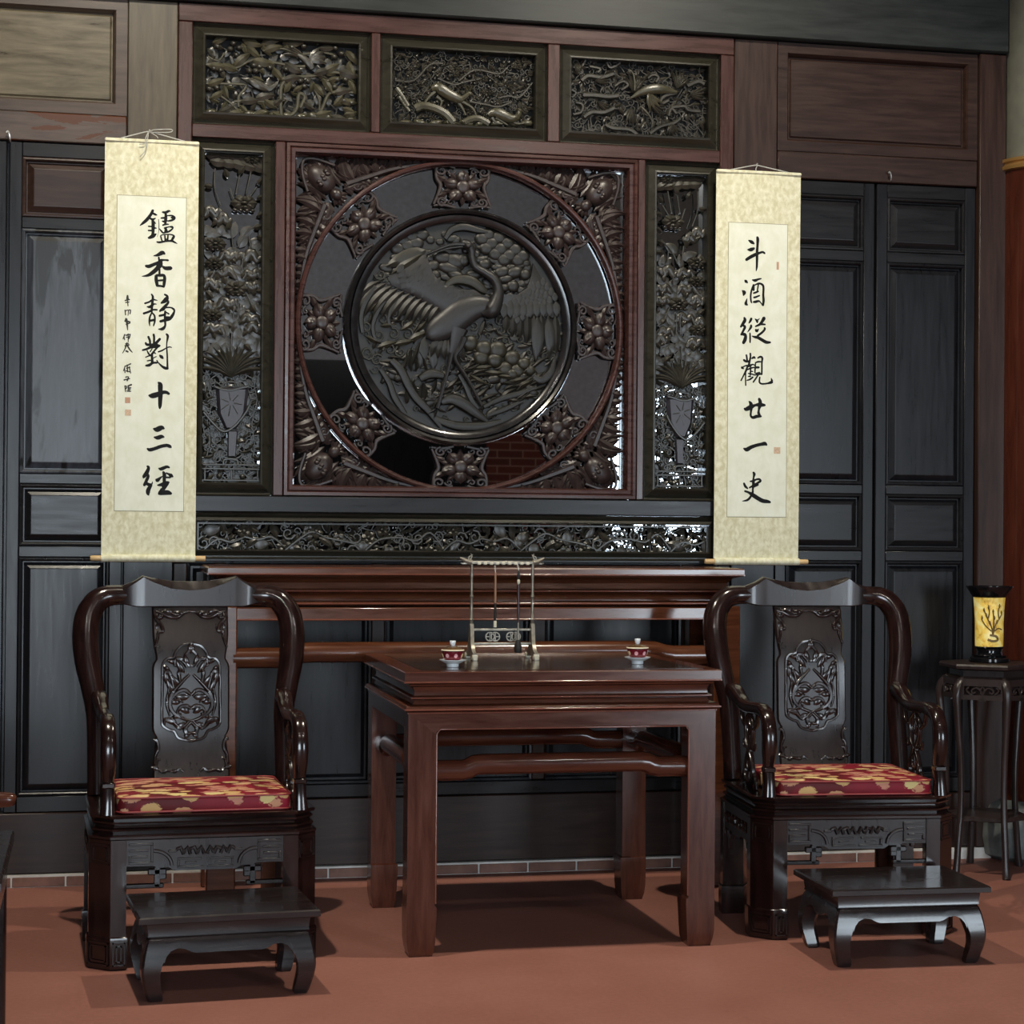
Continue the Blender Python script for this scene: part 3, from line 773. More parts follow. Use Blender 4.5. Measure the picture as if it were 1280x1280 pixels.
    # scrolling tendrils around the vase
    for (px, py, r, part) in ((100, 560, 32, 1), (120, 620, 30, 1), (90, 680, 28, 1), (430, 560, 34, 1), (450, 640, 30, 1), (410, 690, 30, 1), (450, 730, 28, 1), (90, 850, 30, 1), (150, 900, 28, 1), (90, 960, 30, 1), (160, 1000, 28, 1), (130, 930, 24, 1),
                              (400, 850, 34, 1), (450, 880, 30, 1), (370, 930, 26, 1), (430, 800, 24, 1), (120, 460, 26, 1), (420, 470, 26, 1)):
        spiral(mb, *P(px, py, part), r * s, rnd.uniform(0, 6.28), 1.2, 6.5 * s, YC - .012, rnd.choice((-1, 1)), 10)
    for (px, py, a) in ((340, 980, .3), (380, 960, .8), (440, 950, .2), (110, 780, .8), (60, 750, -.8), (450, 800, 1.2), (70, 600, .6), (470, 600, 1.9), (100, 900, 2.2), (350, 870, .7), (60, 1020, .2), (420, 1010, -.2)):
        leaf(mb, *P(px, py, 1), A(a), 75 * s, 24 * s, YC - .008, .009, .6)
    vine(mb, [P(430, 1040, 1), P(440, 900, 1), P(420, 760, 1), P(455, 600, 1), P(430, 480, 1)], .0026, YC - .009, 1)
    vine(mb, [P(80, 1040, 1), P(110, 900, 1), P(90, 760, 1), P(120, 620, 1), P(90, 480, 1)], .0026, YC - .009, 1)
    par = pside[idx]
    carving(mb, 'lotus_foliage', 'carve', par); carving(mf, 'lotus_bud', 'carve', par)
    for m1 in FL: carving(m1, 'lotus_flower', 'carve', par)
    carving(mv, 'vase', 'vase', par); carving(ms, 'vase_band_and_stand', 'carve', par)
    # fine bead around the opening
    pts = [(X0 + .012, Z0), (X1 - .012, Z0), (X1, Z0 + .016), (X1, Z1 - .01), (X1 - .01, Z1), (X0 + .01, Z1), (X0, Z1 - .01), (X0, Z0 + .016), (X0 + .012, Z0)]
    mbd = MB().tube([(p[0], YC - .022, p[1]) for p in pts], .0028, 6)
    carving(mbd, 'bead', 'panel_frame', par)
side_panel(0, False, 5)
side_panel(1, True, 6)

# --- long low bottom panel
rnd = random.Random(44)
x0, x1, z0, z1 = .375, 2.318, 1.186, 1.304
mb = MB(); mf = MB()
fill(mb, rnd, x0, x1, z0 - .008, z1 + .008, .0215, YC - .004, .038, None, 'lllst', .010)
fill(mf, rnd, x0, x1, z0, z1, .060, YC - .012, .062, None, 'lfws', .011)
for k in range(13):
    xa = x0 + .02 + k * .148
    vine(mf, [(xa, z0 + .02 + .05 * (k % 2)), (xa + .05, z0 + .06), (xa + .10, z0 + .05 + .02 * (k % 3)), (xa + .15, z0 + .07 - .04 * (k % 2))], [.004, .005, .005, .003], YC - .016, .9)
carving(mb, 'floral_foliage', 'carve', pbot); carving(mf, 'flower_branch', 'carve', pbot)
carving(MB().rects(x0 - .004, x1 + .004, z0 - .004, z1 + .004, [(0, YC), (0, YC - .024), (.006, YC - .024), (.006, YC)], False), 'bead', 'panel_frame', pbot)

# --- central square with the two rings
MX, MZ = 1.350, 2.052
sp(MB().rects(.681, 2.027, 1.408, 2.711, [(0, .006), (.003, -.006), (.014, -.008), (.018, -.002), (.022, -.006), (.034, -.004), (.040, .012), (.042, .056)], False), 'square_surround', 'red_frame')
sp(MB().ring_y(MX, MZ, [(.606, .045), (.607, .020), (.612, .012), (.618, .010), (.625, .014), (.628, .022), (.628, .045)], 96), 'outer_ring', 'red_frame')
med = sp(MB().ring_y(MX, MZ, [(.392, .058), (.394, .034), (.400, .028), (.412, .024), (.420, .022), (.423, .030), (.427, .016), (.436, .010), (.444, .016), (.447, .030), (.447, .058)], 96), 'crane_medallion', 'ring_black')

# rosettes between the rings (built at twelve o'clock, turned about the medallion centre)
def rosette():
    mb = MB(); mc = MB(); y0 = .046; r0 = .5275
    for k in range(5):
        a = PI / 2 + 2 * PI * k / 5
        blob(mb, .034 * math.cos(a), r0 + .034 * math.sin(a), .023, .021, y0 - .012, .014, a, 9)
        leaf(mb, .02 * math.cos(a), r0 + .02 * math.sin(a), a, .040, .03, y0 - .016, .012)
        leaf(mb, .03 * math.cos(a + .63), r0 + .03 * math.sin(a + .63), a + .63, .034, .016, y0 - .006, .009)
    for sx in (-1, 1):
        spiral(mb, sx * .062, r0 + .056, .019, PI / 2, 1.3, .0055, y0 - .010, -sx); spiral(mb, sx * .058, r0 - .052, .017, -PI / 2, 1.3, .005, y0 - .010, sx)
        vine(mb, [(sx * .080, r0 + .074), (sx * .050, r0 + .076), (sx * .022, r0 + .066)], [.006, .005, .004], y0 - .008)
        vine(mb, [(sx * .080, r0 + .072), (sx * .076, r0 + .03), (sx * .064, r0 + .005), (sx * .072, r0 - .03), (sx * .084, r0 - .062)], [.004, .005, .006, .005, .004], y0 - .009)
        vine(mb, [(sx * .084, r0 - .068), (sx * .055, r0 - .064), (sx * .02, r0 - .072)], [.004, .006, .005], y0 - .007)
        leaf(mb, sx * .045, r0 + .02, (0.5 if sx > 0 else PI - .5), .036, .018, y0 - .006, .009); leaf(mb, sx * .045, r0 - .02, (-.5 if sx > 0 else PI + .5), .036, .018, y0 - .006, .009)
        spiral(mb, sx * .034, r0 + .055, .012, 0, 1.1, .004, y0 - .009, sx); spiral(mb, sx * .034, r0 - .055, .011, 0, 1.1, .004, y0 - .009, -sx)
    blob(mc, 0, r0, .019, .022, y0 - .022, .005, 0, 14)
    for m_ in (mb, mc): m_.v = [(p[0] * 1.30, p[1], r0 + (p[2] - r0) * 1.07) for p in m_.v]
    return mb, mc
rb, rc = rosette()
ro = None
for k in range(8):
    if ro is None:
        ro = build(rb, 'rosette', MT['carve_red'], scr); rcn = build(rc, 'rosette_button', MT['carve_red'], ro); o = ro
    else:
        o = ro.copy(); COL.objects.link(o)
        c = rcn.copy(); COL.objects.link(c); c.parent = o
    o.location = (MX - SO[0], 0, MZ - SO[2]); o.rotation_euler = (0, k * PI / 4, 0)

# corner ornaments: seed pod with acanthus leaves
def acanthus(mb, x, z, a, L, W, y0, cv):
    leaf(mb, x, z, a, L, W, y0, .013, cv, n=6)
    for f in (-1, 1):
        for q, (t, da, ll) in enumerate(((.12, .75, .62), (.38, .62, .50))):
            leaf(mb, x + L * t * math.cos(a), z + L * t * math.sin(a), a + f * da, L * ll, W * .62, y0 + .003 + .001 * q, .011, cv - f * .5)
def corner(sx, sz, seed):
    rnd = random.Random(seed); mb = MB(); mp = MB(); y0 = .046; H = .620
    def Q(u, v): return (MX + sx * u, MZ + sz * v)     # u, v measured from the centre towards the corner
    def ang(a):
        return math.atan2(sz * math.sin(a), sx * math.cos(a))
    cv = sx * sz
    d = PI / 4
    # pod
    px, pz = Q(.535, .535)
    blob(mp, px, pz, .062, .045, y0 - .012, .024, ang(d), 14)
    for q in range(6):
        t = q / 5 - .5
        blob(mb, *Q(.535 + .03 * t - .012 * (q % 2), .535 - .05 * t), .012, .010, y0 - .030, .010, 0, 7)
    pts = [(.485, .585), (.55, .605), (.600, .600), (.605, .55), (.585, .485)]
    vine(mb, [Q(*p) for p in pts], .006, y0 - .018, 1)
    blob(mb, *Q(.478, .478), .026, .022, y0 - .016, .016, ang(d), 9)
    for q in range(5):
        a = d + PI + (q - 2) * .5
        leaf(mb, *Q(.475, .475), ang(a), .040, .022, y0 - .010, .010)
    # acanthus sweeping along both edges
    for side in (0, 1):
        def QQ(u, v): return Q(u, v) if side == 0 else Q(v, u)
        def AA(a): return ang(a) if side == 0 else ang(PI / 2 - a)
        spine = [(.44, .52), (.36, .55), (.26, .585), (.16, .605), (.07, .612)]
        vine(mb, [QQ(*p) for p in spine], [.012, .011, .009, .007, .004], y0 - .012, .9)
        for q in range(14):
            t = q / 13
            i = min(int(t * 4), 3); f = t * 4 - i
            u = lerp(spine[i][0], spine[i + 1][0], f); v = lerp(spine[i][1], spine[i + 1][1], f)
            L = max(.018, H - v) * 1.15 + .012
            acanthus(mb, *QQ(u + .02, v - .006), AA(1.15 + .5 * t + .25 * (q % 2)), L, .030 - .008 * t, y0 - .004 - .004 * (q % 3), cv * (.7 if side == 0 else -.7))
            if v - math.sqrt(max(0, .628 ** 2 - u * u)) > .022:
                leaf(mb, *QQ(u, v), AA(-2.0 + rnd.uniform(-.3, .3)), .046, .030, y0 - .003, .009)
                leaf(mb, *QQ(u + .01, v), AA(-2.6 + rnd.uniform(-.3, .3)), .040, .022, y0 - .007, .008)
        for q in range(6):   # leaves filling the corner itself
            t = q / 5
            acanthus(mb, *QQ(.50 + .05 * t, .50 + .03 * t), AA(.95 - .20 * q + .6), .105 - .02 * t, .036, y0 - .002 - .003 * (q % 2), cv * (.5 if side == 0 else -.5))
        spiral(mb, *QQ(.40, .515), .018, 0, 1.2, .005, y0 - .012, sx)
        leaf(mb, *QQ(.45, .50), AA(2.9), .09, .03, y0 - .006, .010, cv * .3)
    o = sp(mb, 'corner_ornament', 'carve_red')
    carving(mp, 'seed_pod', 'carve_red', o)
for i, (sx, sz) in enumerate(((-1, 1), (1, 1), (-1, -1), (1, -1))): corner(sx, sz, 60 + i)

# crane relief
rnd = random.Random(77)
YR = .050
def K(px, py):
    return (MX + (px - 628) / 575 * .392, MZ + (632 - py) / 590 * .394)
KS = .392 / 575
carving(MB().loft([[(MX + .398 * math.cos(2 * PI * k / 64), y, MZ + .398 * math.sin(2 * PI * k / 64)) for k in range(64)] for y in (YR + .009, YR + .004)]), 'relief_ground', 'crane', med)
mb = MB(); mg = MB(); mcr = MB(); mwing = MB(); mfe = MB()
def kv(m, pts, w, lift=.010, h=.7, n=8, sub=4):
    if not hasattr(w, '__len__'): w = [w] * len(pts)
    vine(m, [K(*p) for p in pts], [q * KS for q in w], YR - lift, h, n, sub)
def kl(m, px, py, a, L, W, lift=.004, h=.009, cv=0.0, n=5):
    leaf(m, *K(px, py), a, L * KS, W * KS, YR - lift, h, cv, n=n)
def kb(m, px, py, rx, rz, lift=.002, h=.010, a=0.0, n=10):
    blob(m, *K(px, py), rx * KS, rz * KS, YR - lift, h, a, n)
# ground of small clouds, scales and leaves
for k in range(420):
    a = rnd.uniform(0, 2 * PI); rr = 545 * math.sqrt(rnd.random()); px, py = 628 + rr * math.cos(a), 632 - rr * math.sin(a)
    if py < 560:
        kb(mb, px, py, rnd.uniform(24, 44), rnd.uniform(16, 26), .000, rnd.uniform(.004, .007), rnd.uniform(-.5, .5), 8)
    elif rnd.random() < .7:
        kl(mb, px, py, rnd.uniform(-.6, 1.4), rnd.uniform(60, 110), rnd.uniform(20, 34), .001, rnd.uniform(.005, .009), rnd.uniform(-1, 1))
    else:
        spiral(mg, *K(px, py), rnd.uniform(18, 32) * KS, rnd.uniform(0, 6.28), 1.2, 6 * KS, YR - .004, rnd.choice((-1, 1)), 9)
# fish-scale clouds and round pine clusters
for (px, py) in ((250, 165), (300, 150), (350, 125), (405, 115), (270, 200), (325, 180), (375, 165)):
    kb(mb, px, py, 44, 36, .001 + .0005 * ((px * 7 + py) % 5), .007)
for (px, py) in ((780, 100), (840, 115), (890, 145), (935, 180), (745, 125), (800, 150), (850, 180), (900, 215), (950, 240), (820, 210), (870, 240), (770, 180), (975, 215)):
    kb(mb, px, py, 44, 38, .002 + .0006 * ((px * 3 + py) % 5), .008)
for (px, py, r) in ((680, 720, 48), (760, 750, 50), (835, 755, 54), (745, 800, 48), (820, 815, 46), (920, 800, 48), (880, 860, 46), (950, 870, 44), (985, 830, 40), (1020, 865, 34), (920, 890, 36)):
    kb(mg, px, py, r, r * .92, .006 + .0012 * ((px + py) % 4), .010, 0, 12)
# clouds behind the neck
for (px, py, rx, rz) in ((520, 240, 60, 40), (590, 260, 60, 46), (560, 300, 70, 36), (640, 250, 40, 40), (470, 290, 40, 34), (860, 310, 50, 36), (930, 310, 55, 36), (990, 320, 36, 34), (880, 350, 46, 26), (760, 270, 40, 34), (600, 340, 60, 30), (700, 330, 50, 30), (480, 340, 36, 30), (920, 390, 40, 36), (870, 400, 36, 26)):
    kb(mb, px, py, rx, rz, .003, .010, rnd.uniform(-.4, .4))
kv(mg, [(540, 400), (600, 365), (680, 370), (740, 410), (770, 430)], [16, 28, 34, 26, 14], .008)
kv(mb, [(535, 135), (570, 85), (640, 65), (720, 80), (775, 85)], [14, 20, 24, 18, 8], .007)
# leaf in the beak
kl(mg, 425, 205, PI + .42, 235, 80, .006, .012, .15, 6); kl(mg, 400, 230, PI + .62, 200, 46, .010, .010, .15, 6)
# swirls on the left
for (px, py, r) in ((175, 350, 34), (215, 375, 26), (110, 790, 40), (160, 830, 36), (230, 770, 38), (290, 780, 34), (350, 790, 34), (190, 600, 30), (100, 650, 32), (320, 620, 30), (380, 610, 26), (250, 680, 34), (330, 680, 34), (300, 730, 30), (170, 690, 30), (650, 800, 28), (760, 950, 34), (1055, 995, 36), (850, 640, 30), (790, 620, 30), (1110, 780, 34), (1150, 770, 24), (960, 690, 26), (910, 640, 24), (700, 620, 28), (880, 700, 24)):
    spiral(mg, *K(px, py), r * KS, rnd.uniform(0, 6.28), 1.25, r * .22 * KS, YR - .007, rnd.choice((-1, 1)), 11)
for (px, py, a, L) in ((330, 720, .4, 130), (250, 740, .2, 120), (160, 760, .3, 120), (290, 660, .7, 110), (100, 700, -.4, 90), (380, 660, .9, 90), (180, 640, .1, 90), (120, 560, .8, 80), (350, 560, .5, 80)):
    kl(mg, px, py, a, L, L * .3, .005, .010, rnd.uniform(-.6, .6))
# rocks, waves and reeds at the bottom
for k in range(46):
    a = rnd.uniform(1.02 * PI, 1.92 * PI); rr = rnd.uniform(330, 560)
    px, py = 628 + rr * math.cos(a), 632 - rr * math.sin(a)
    if py < 840: continue
    kb(mb, px, py, rnd.uniform(28, 62), rnd.uniform(16, 34), .002, rnd.uniform(.006, .012), rnd.uniform(-1, 1), 7)
for k in range(60):
    px = rnd.uniform(200, 1040); py = rnd.uniform(850, 1160)
    if math.hypot(px - 628, py - 632) > 535: continue
    a = (rnd.uniform(1.2, 2.0) if px < 460 else rnd.uniform(-.1, .9))
    kl(mb, px, py, a, rnd.uniform(70, 150), rnd.uniform(16, 30), .006, .010, rnd.uniform(-.9, .9))
for pl, w in (([(240, 830), (290, 880), (330, 960), (380, 1040), (450, 1110), (520, 1200)], [20, 26, 26, 24, 22, 12]), ([(180, 880), (230, 960), (260, 1040), (320, 1130)], [14, 18, 20, 14]), ([(520, 1060), (580, 1040), (650, 1070), (720, 1120), (780, 1160)], [18, 34, 36, 28, 12]),
              ([(620, 900), (660, 970), (690, 1040), (730, 1090)], [14, 18, 18, 12]), ([(760, 1080), (860, 1030), (960, 1000), (1060, 960)], [12, 18, 18, 10]), ([(780, 1130), (880, 1090), (980, 1040)], [10, 16, 10]), ([(1040, 900), (1090, 920), (1140, 870), (1160, 800)], [16, 26, 24, 12]), ([(400, 930), (460, 900), (530, 910)], [20, 30, 18]), ([(480, 1150), (600, 1190), (740, 1190), (860, 1160)], [16, 26, 26, 14])):
    kv(mb, pl, w, .008)
for (px, py, a) in ((700, 860, .2), (760, 880, .05), (840, 900, .1), (680, 900, -.4), (900, 930, .3), (940, 960, .5)): kl(mg, px, py, a, 120, 30, .008, .010, .5)
# right wing
w2 = [(850, 440), (930, 440), (1000, 390), (1030, 300), (1035, 255), (1080, 330), (1140, 420), (1175, 550), (1060, 555), (900, 555), (845, 530)]
def slab(m, pts, lift, h):
    q = [K(*p) for p in pts]; mx = sum(p[0] for p in q) / len(q); mz = sum(p[1] for p in q) / len(q)
    m.loft([[(p[0], YR + .004, p[1]) for p in q], [(p[0], YR - lift, p[1]) for p in q], [(lerp(p[0], mx, .16), YR - lift - h * .7, lerp(p[1], mz, .16)) for p in q], [(lerp(p[0], mx, .5), YR - lift - h, lerp(p[1], mz, .5)) for p in q]])
slab(mwing, w2, .006, .008)
for k in range(9):
    t = k / 8; kl(mfe, lerp(870, 1165, t), lerp(490, 470, t), -PI / 2 + .12 * (t - .3), 85, 44, .013, .005)
for k in range(8):
    t = k / 7; px = lerp(880, 1165, t)
    kl(mfe, px, 545, -PI / 2 - .05 + .05 * t, 110 + 120 * t, 46, .006, .009, -.35 + .2 * t, 6)
kl(mfe, 1060, 560, -PI / 2 - .05, 250, 70, .010, .010, -.2, 6); kl(mfe, 1120, 560, -PI / 2, 240, 60, .009, .010, -.35, 6)
# left wing
w1 = [(425, 225), (330, 275), (215, 365), (240, 410), (360, 465), (480, 535), (600, 600), (720, 575), (785, 480), (710, 420), (590, 412), (500, 365), (445, 300)]
slab(mwing, w1, .010, .010)
for k in range(10):
    t = k / 9; kl(mfe, lerp(400, 640, t), lerp(285, 450, t), -2.35 + .25 * t, 120 - 40 * t, 40, .016, .005)
for k in range(11):
    t = k / 10
    kl(mfe, lerp(175, 500, t), lerp(385, 520, t), -2.25 + .12 * t, lerp(270, 110, t), 40, .006 + .0006 * k, .009, lerp(.85, .15, t), 6)
for (pl, w) in (([(150, 420), (95, 500), (70, 590), (80, 680)], 15), ([(210, 480), (160, 560), (135, 640), (150, 710), (185, 725)], 13), ([(290, 480), (235, 550), (225, 620), (260, 640)], 12)): kv(mfe, pl, [w, w * 1.2, w, w * .9, w * .5][:len(pl)], .008)
for r_ in range(4):
    for k in range(8):
        t = k / 7
        kl(mfe, lerp(905 + 14 * r_, 1090 + 22 * r_, t), lerp(470, 335, t) + 28 * r_, -PI / 2 + .15 * (t - .3), 52, 34, .0125, .0035)
        kl(mfe, lerp(300, 690, t) + 8 * r_, lerp(300, 452, t) + 30 * r_ - 10, -2.2 + .2 * t, 62, 36, .0185 - .0008 * r_, .0035)
# body, tail, neck, head, legs
kv(mcr, [(815, 480), (800, 495), (760, 505), (690, 520), (620, 560), (560, 610), (500, 650), (450, 680), (428, 692)], [6, 30, 52, 72, 82, 80, 70, 44, 6], .014, .32, 12)
for k in range(6): kl(mfe, 500 + 20 * k, 690 + 4 * k, -1.9 + .16 * k, 120, 44, .012, .008, .2)
kl(mfe, 430, 690, -1.75, 180, 60, .006, .008); kl(mfe, 480, 710, -1.6, 170, 60, .005, .008)
kv(mcr, [(740, 555), (790, 540), (822, 480), (832, 420), (812, 360), (760, 322), (705, 292), (684, 245), (680, 200), (655, 165), (625, 152)], [8, 44, 38, 30, 26, 23, 21, 20, 21, 27, 14], .022, .8, 10)
kv(mcr, [(640, 165), (560, 172), (480, 205), (412, 238)], [13, 9, 6, 2], .024, 1, 6); kv(mcr, [(630, 178), (540, 195), (430, 240)], [8, 6, 2], .022, 1, 6)
kb(mcr, 657, 176, 16, 14, .036, .006)
kv(mcr, [(610, 640), (590, 720), (570, 790)], [58, 36, 15], .014, .6, 8)
kv(mcr, [(572, 780), (552, 880), (525, 980), (495, 1095)], [14, 11, 11, 12], .020, 1, 7)
kv(mcr, [(640, 690), (620, 750), (592, 812), (660, 920), (745, 1075)], [24, 16, 12, 11, 10], .020, 1, 7)
for a in (-2.6, -1.9, -.4): kl(mcr, 495, 1095, a, 60, 14, .014, .008)
carving(mb, 'clouds_and_rocks', 'crane', med); carving(mg, 'pine_and_swirls', 'crane_gold', med); carving(mwing, 'crane_wing', 'crane_body', med)
carving(mfe, 'crane_feathers', 'crane', med); carving(mcr, 'crane', 'crane_body', med)

# ------------------------------------------------------------------ downlights (the hall's lamps, above the picture)
for i, (x, y, z, pw) in enumerate(DOWNLIGHTS):
    t = thing('ceiling_downlight', 'small black ceiling downlight above the %s armchair' % ('left', 'right')[i], 'ceiling light', (x, y, z), 0, 'ceiling downlights')
    build(MB().lathe([(.045, .03), (.05, .035), (.05, .14), (.012, .15)], 20), 'lamp_housing', MT['lamp_black'], t)
    build(MB().lathe([(.012, .15), (.012, RZ - z)], 10), 'lamp_stem', MT['lamp_black'], t)
    ld = bpy.data.lights.new('downlight_beam', 'SPOT')
    ld.energy = pw; ld.color = DOWN_COLOR; ld.shadow_soft_size = .035; ld.spot_size = math.radians(140); ld.spot_blend = .35
    lo = bpy.data.objects.new('downlight_beam', ld); COL.objects.link(lo); lo.parent = t; lo.location = (0, 0, .02)

for i, (x, y, z, pw) in enumerate(FILL_PENDANTS):  # added fill for the upper front wall, out of view
    t = thing('fill_pendant', 'unseen fill pendant added in the %s half of the hall' % ('left', 'right')[i], 'pendant lamp', (x, y, z), 0, 'fill pendants')
    build(MB().lathe([(.012, .06), (.012, RZ - z)], 10), 'lamp_stem', MT['lamp_black'], t)
    build(MB().lathe([(.02, .10), (.075, .085), (.08, .06), (.075, .058), (.02, .08)], 24), 'lamp_cap', MT['lamp_black'], t)
    ld = bpy.data.lights.new('fill_bulb', 'POINT'); ld.energy = pw; ld.color = (1.0, .95, .86); ld.shadow_soft_size = .05
    lo = bpy.data.objects.new('fill_bulb', ld); COL.objects.link(lo); lo.parent = t
# ------------------------------------------------------------------ helpers for furniture
def hump(mb, axis, a0, a1, other, z, r, rise, step):
    """humpback stretcher along x or y"""
    L = a1 - a0; d = step
    pts = [(a0, z), (a0 + d * .80, z), (a0 + d * .98, z + rise * .25), (a0 + d * 1.14, z + rise * .85), (a0 + d * 1.35, z + rise), (a1 - d * 1.35, z + rise), (a1 - d * 1.14, z + rise * .85), (a1 - d * .98, z + rise * .25), (a1 - d * .80, z), (a1, z)]
    path = [((p[0], other, p[1]) if axis == 'x' else (other, p[0], p[1])) for p in pts]
    mb.tube(path, r, 14, ref=(0, 1, 0) if axis == 'x' else (1, 0, 0))

def square_moulding(x0, x1, y0, y1, prof, cap=True):
    """prof: (z, inset)"""
    rings = [[(x0 + i, y0 + i, z), (x1 - i, y0 + i, z), (x1 - i, y1 - i, z), (x0 + i, y1 - i, z)] for z, i in prof]
    return MB().loft(rings)

def edge_bead(x0, x1, y0, y1, z, ins, parent, off, r=.0034):
    p = [(x0 + ins, y0 + ins, z), (x1 - ins, y0 + ins, z), (x1 - ins, y1 - ins, z), (x0 + ins, y1 - ins, z)]
    mb = MB()
    for a, b in zip(p, p[1:] + p[:1]): mb.tube([a, b], r, 8, ref=(0, 0, 1))
    build(mb, 'edge_bead', MT['bead'], parent, off, angle=60)
# ------------------------------------------------------------------ altar table against the wall
AX0, AX1, AY0, AY1 = .385, 2.312, -.445, -.02
at = thing('altar_table', 'long polished brown altar table standing against the carved screen', 'altar table', (CX, (AY0 + AY1) / 2, 0))
ao = tuple(at.location)
build(square_moulding(AX0, AX1, AY0, AY1, [(1.128, .004), (1.132, 0), (1.150, 0), (1.155, .004)]), 'top', MT['altar'], at, ao)
build(square_moulding(AX0, AX1, AY0, AY1, [(1.016, .052), (1.022, .040), (1.032, .036), (1.038, .050), (1.050, .050), (1.060, .044), (1.069, .026), (1.074, .028), (1.080, .046), (1.100, .050), (1.118, .034), (1.126, .010), (1.129, .008)]), 'moulded_waist', MT['altar'], at, ao)
for z, ins in ((1.130, .001), (1.072, .026), (1.027, .037)): edge_bead(AX0, AX1, AY0, AY1, z, ins, at, ao)
build(MB().tube([(AX0 + .05, AY0 + .034, .971), (AX1 - .05, AY0 + .034, .971)], .0034, 8), 'edge_bead', MT['bead'], at, ao, angle=60)
build(MB().box(AX0 + .05, AX1 - .05, AY0 + .034, AY0 + .062, .968, 1.014, .004), 'apron', MT['altar'], at, ao)
for sx, xx in ((0, AX0 + .004), (1, AX1 - .104)):
    for yy in (AY0 + .03, AY1 - .10):
        build(MB().box(xx, xx + .100, yy, yy + .07, 0, 1.018, .005), 'leg', MT['altar'], at, ao)
mb = MB(); hump(mb, 'x', AX0 + .09, AX1 - .09, AY0 + .062, .838, .036, .018, .20); build(mb, 'stretcher', MT['altar'], at, ao)
for xx in (AX0 + .058, AX1 - .058):
    mb = MB(); hump(mb, 'y', AY0 + .09, AY1 - .09, xx, .838, .030, .012, .08); build(mb, 'stretcher', MT['altar'], at, ao)

# ------------------------------------------------------------------ square table in front
TX0, TX1, TY0, TY1 = .932, 1.900, -1.368, -.516
tb = thing('square_table', 'square red-brown wooden table with humpback stretchers in front of the altar', 'table', ((TX0 + TX1) / 2, (TY0 + TY1) / 2, 0))
to = tuple(tb.location)
e = .014
build(square_moulding(TX0 - e, TX1 + e, TY0 - e, TY1 + e, [(.826, .004), (.829, 0), (.857, 0), (.8595, .003)]), 'top', MT['table_h'], tb, to)
build(MB().rects(0, 1, 0, 1, [(0, 0)]) if False else MB().box(TX0 + .045, TX1 - .045, TY0 + .045, TY1 - .045, .8597, .8606), 'top_panel', MT['table_top'], tb, to)
build(square_moulding(TX0 - e, TX1 + e, TY0 - e, TY1 + e, [(.7492, .005), (.753, .006), (.757, .010), (.760, .030), (.772, .036), (.776, .026), (.782, .026), (.786, .034), (.800, .036), (.812, .030), (.816, .020), (.820, .018), (.824, .022), (.827, .008)]), 'waist', MT['table_h'], tb, to)
build(square_moulding(TX0 - e, TX1 + e, TY0 - e, TY1 + e, [(.732, .020), (.738, .012), (.742, .003), (.749, .003)]), 'waist_moulding', MT['table_h'], tb, to)
for z, ins in ((.828, .001), (.779, .026), (.745, .003), (.735, .013)): edge_bead(TX0 - e, TX1 + e, TY0 - e, TY1 + e, z, ins, tb, to, .003)
LW = .084
for sx in (0, 1):
    for sy in (0, 1):
        ox, dx = (TX0, 1) if sx == 0 else (TX1, -1)
        oy, dy = (TY0, 1) if sy == 0 else (TY1, -1)
        rings = []
        for z, a, b in ((0, .010, -.004), (.022, .004, .002), (.05, 0, .004), (.135, 0, .008), (.148, 0, .007), (.152, 0, 0), (.735, 0, 0)):
            xa, xb = ox + dx * a, ox + dx * (LW + b); ya, yb = oy + dy * a, oy + dy * (LW + b)
            rings.append([(xa, ya, z), (xb, ya, z), (xb, yb, z), (xa, yb, z)])
        build(MB().loft(rings), 'leg', MT['table'], tb, to)
AZ0, AZ1 = .684, .735
def apron_poly(a0, a1):
    c = .012
    return [(a0, AZ1), (a0, AZ0 - .0), (a0 + .0, AZ0 - c), (a0 + c * .4, AZ0 - c * .3), (a0 + c, AZ0), (a1 - c, AZ0), (a1 - c * .4, AZ0 - c * .3), (a1, AZ0 - c), (a1, AZ1)]
build(MB().prism([(TX0 + .004, AZ1)] + [(TX0 + LW, AZ0 - .014), (TX0 + LW + .004, AZ0 - .004), (TX0 + LW + .014, AZ0), (TX1 - LW - .014, AZ0), (TX1 - LW - .004, AZ0 - .004), (TX1 - LW, AZ0 - .014)] + [(TX1 - .004, AZ1)], TY0 - .0015, TY0 + .026), 'apron', MT['table_h'], tb, to)
mb = MB().tube([(TX0 + LW + .003, TY0 - .001, .16), (TX0 + LW + .003, TY0 - .001, AZ0 - .012), (TX0 + LW + .014, TY0 - .001, AZ0 + .002), (TX1 - LW - .014, TY0 - .001, AZ0 + .002), (TX1 - LW - .003, TY0 - .001, AZ0 - .012), (TX1 - LW - .003, TY0 - .001, .16)], .0032, 8)
build(mb, 'apron_bead', MT['bead'], tb, to, angle=60)
build(MB().box(TX0 + LW, TX1 - LW, TY1 - .026, TY1, AZ0, AZ1, .003), 'apron', MT['table_h'], tb, to)
for xx in (TX0, TX1 - .026):
    build(MB().box(xx, xx + .026, TY0 + LW, TY1 - LW, AZ0, AZ1, .003), 'apron', MT['table_h'], tb, to)
for yy in (TY0 + .042, TY1 - .042):
    mb = MB(); hump(mb, 'x', TX0 + LW - .004, TX1 - LW + .004, yy, .556, .032, .017, .115); build(mb, 'stretcher', MT['table_h'], tb, to)
for xx in (TX0 + .042, TX1 - .042):
    mb = MB(); hump(mb, 'y', TY0 + LW - .004, TY1 - LW + .004, xx, .556, .032, .017, .10); build(mb, 'stretcher', MT['table_h'], tb, to)

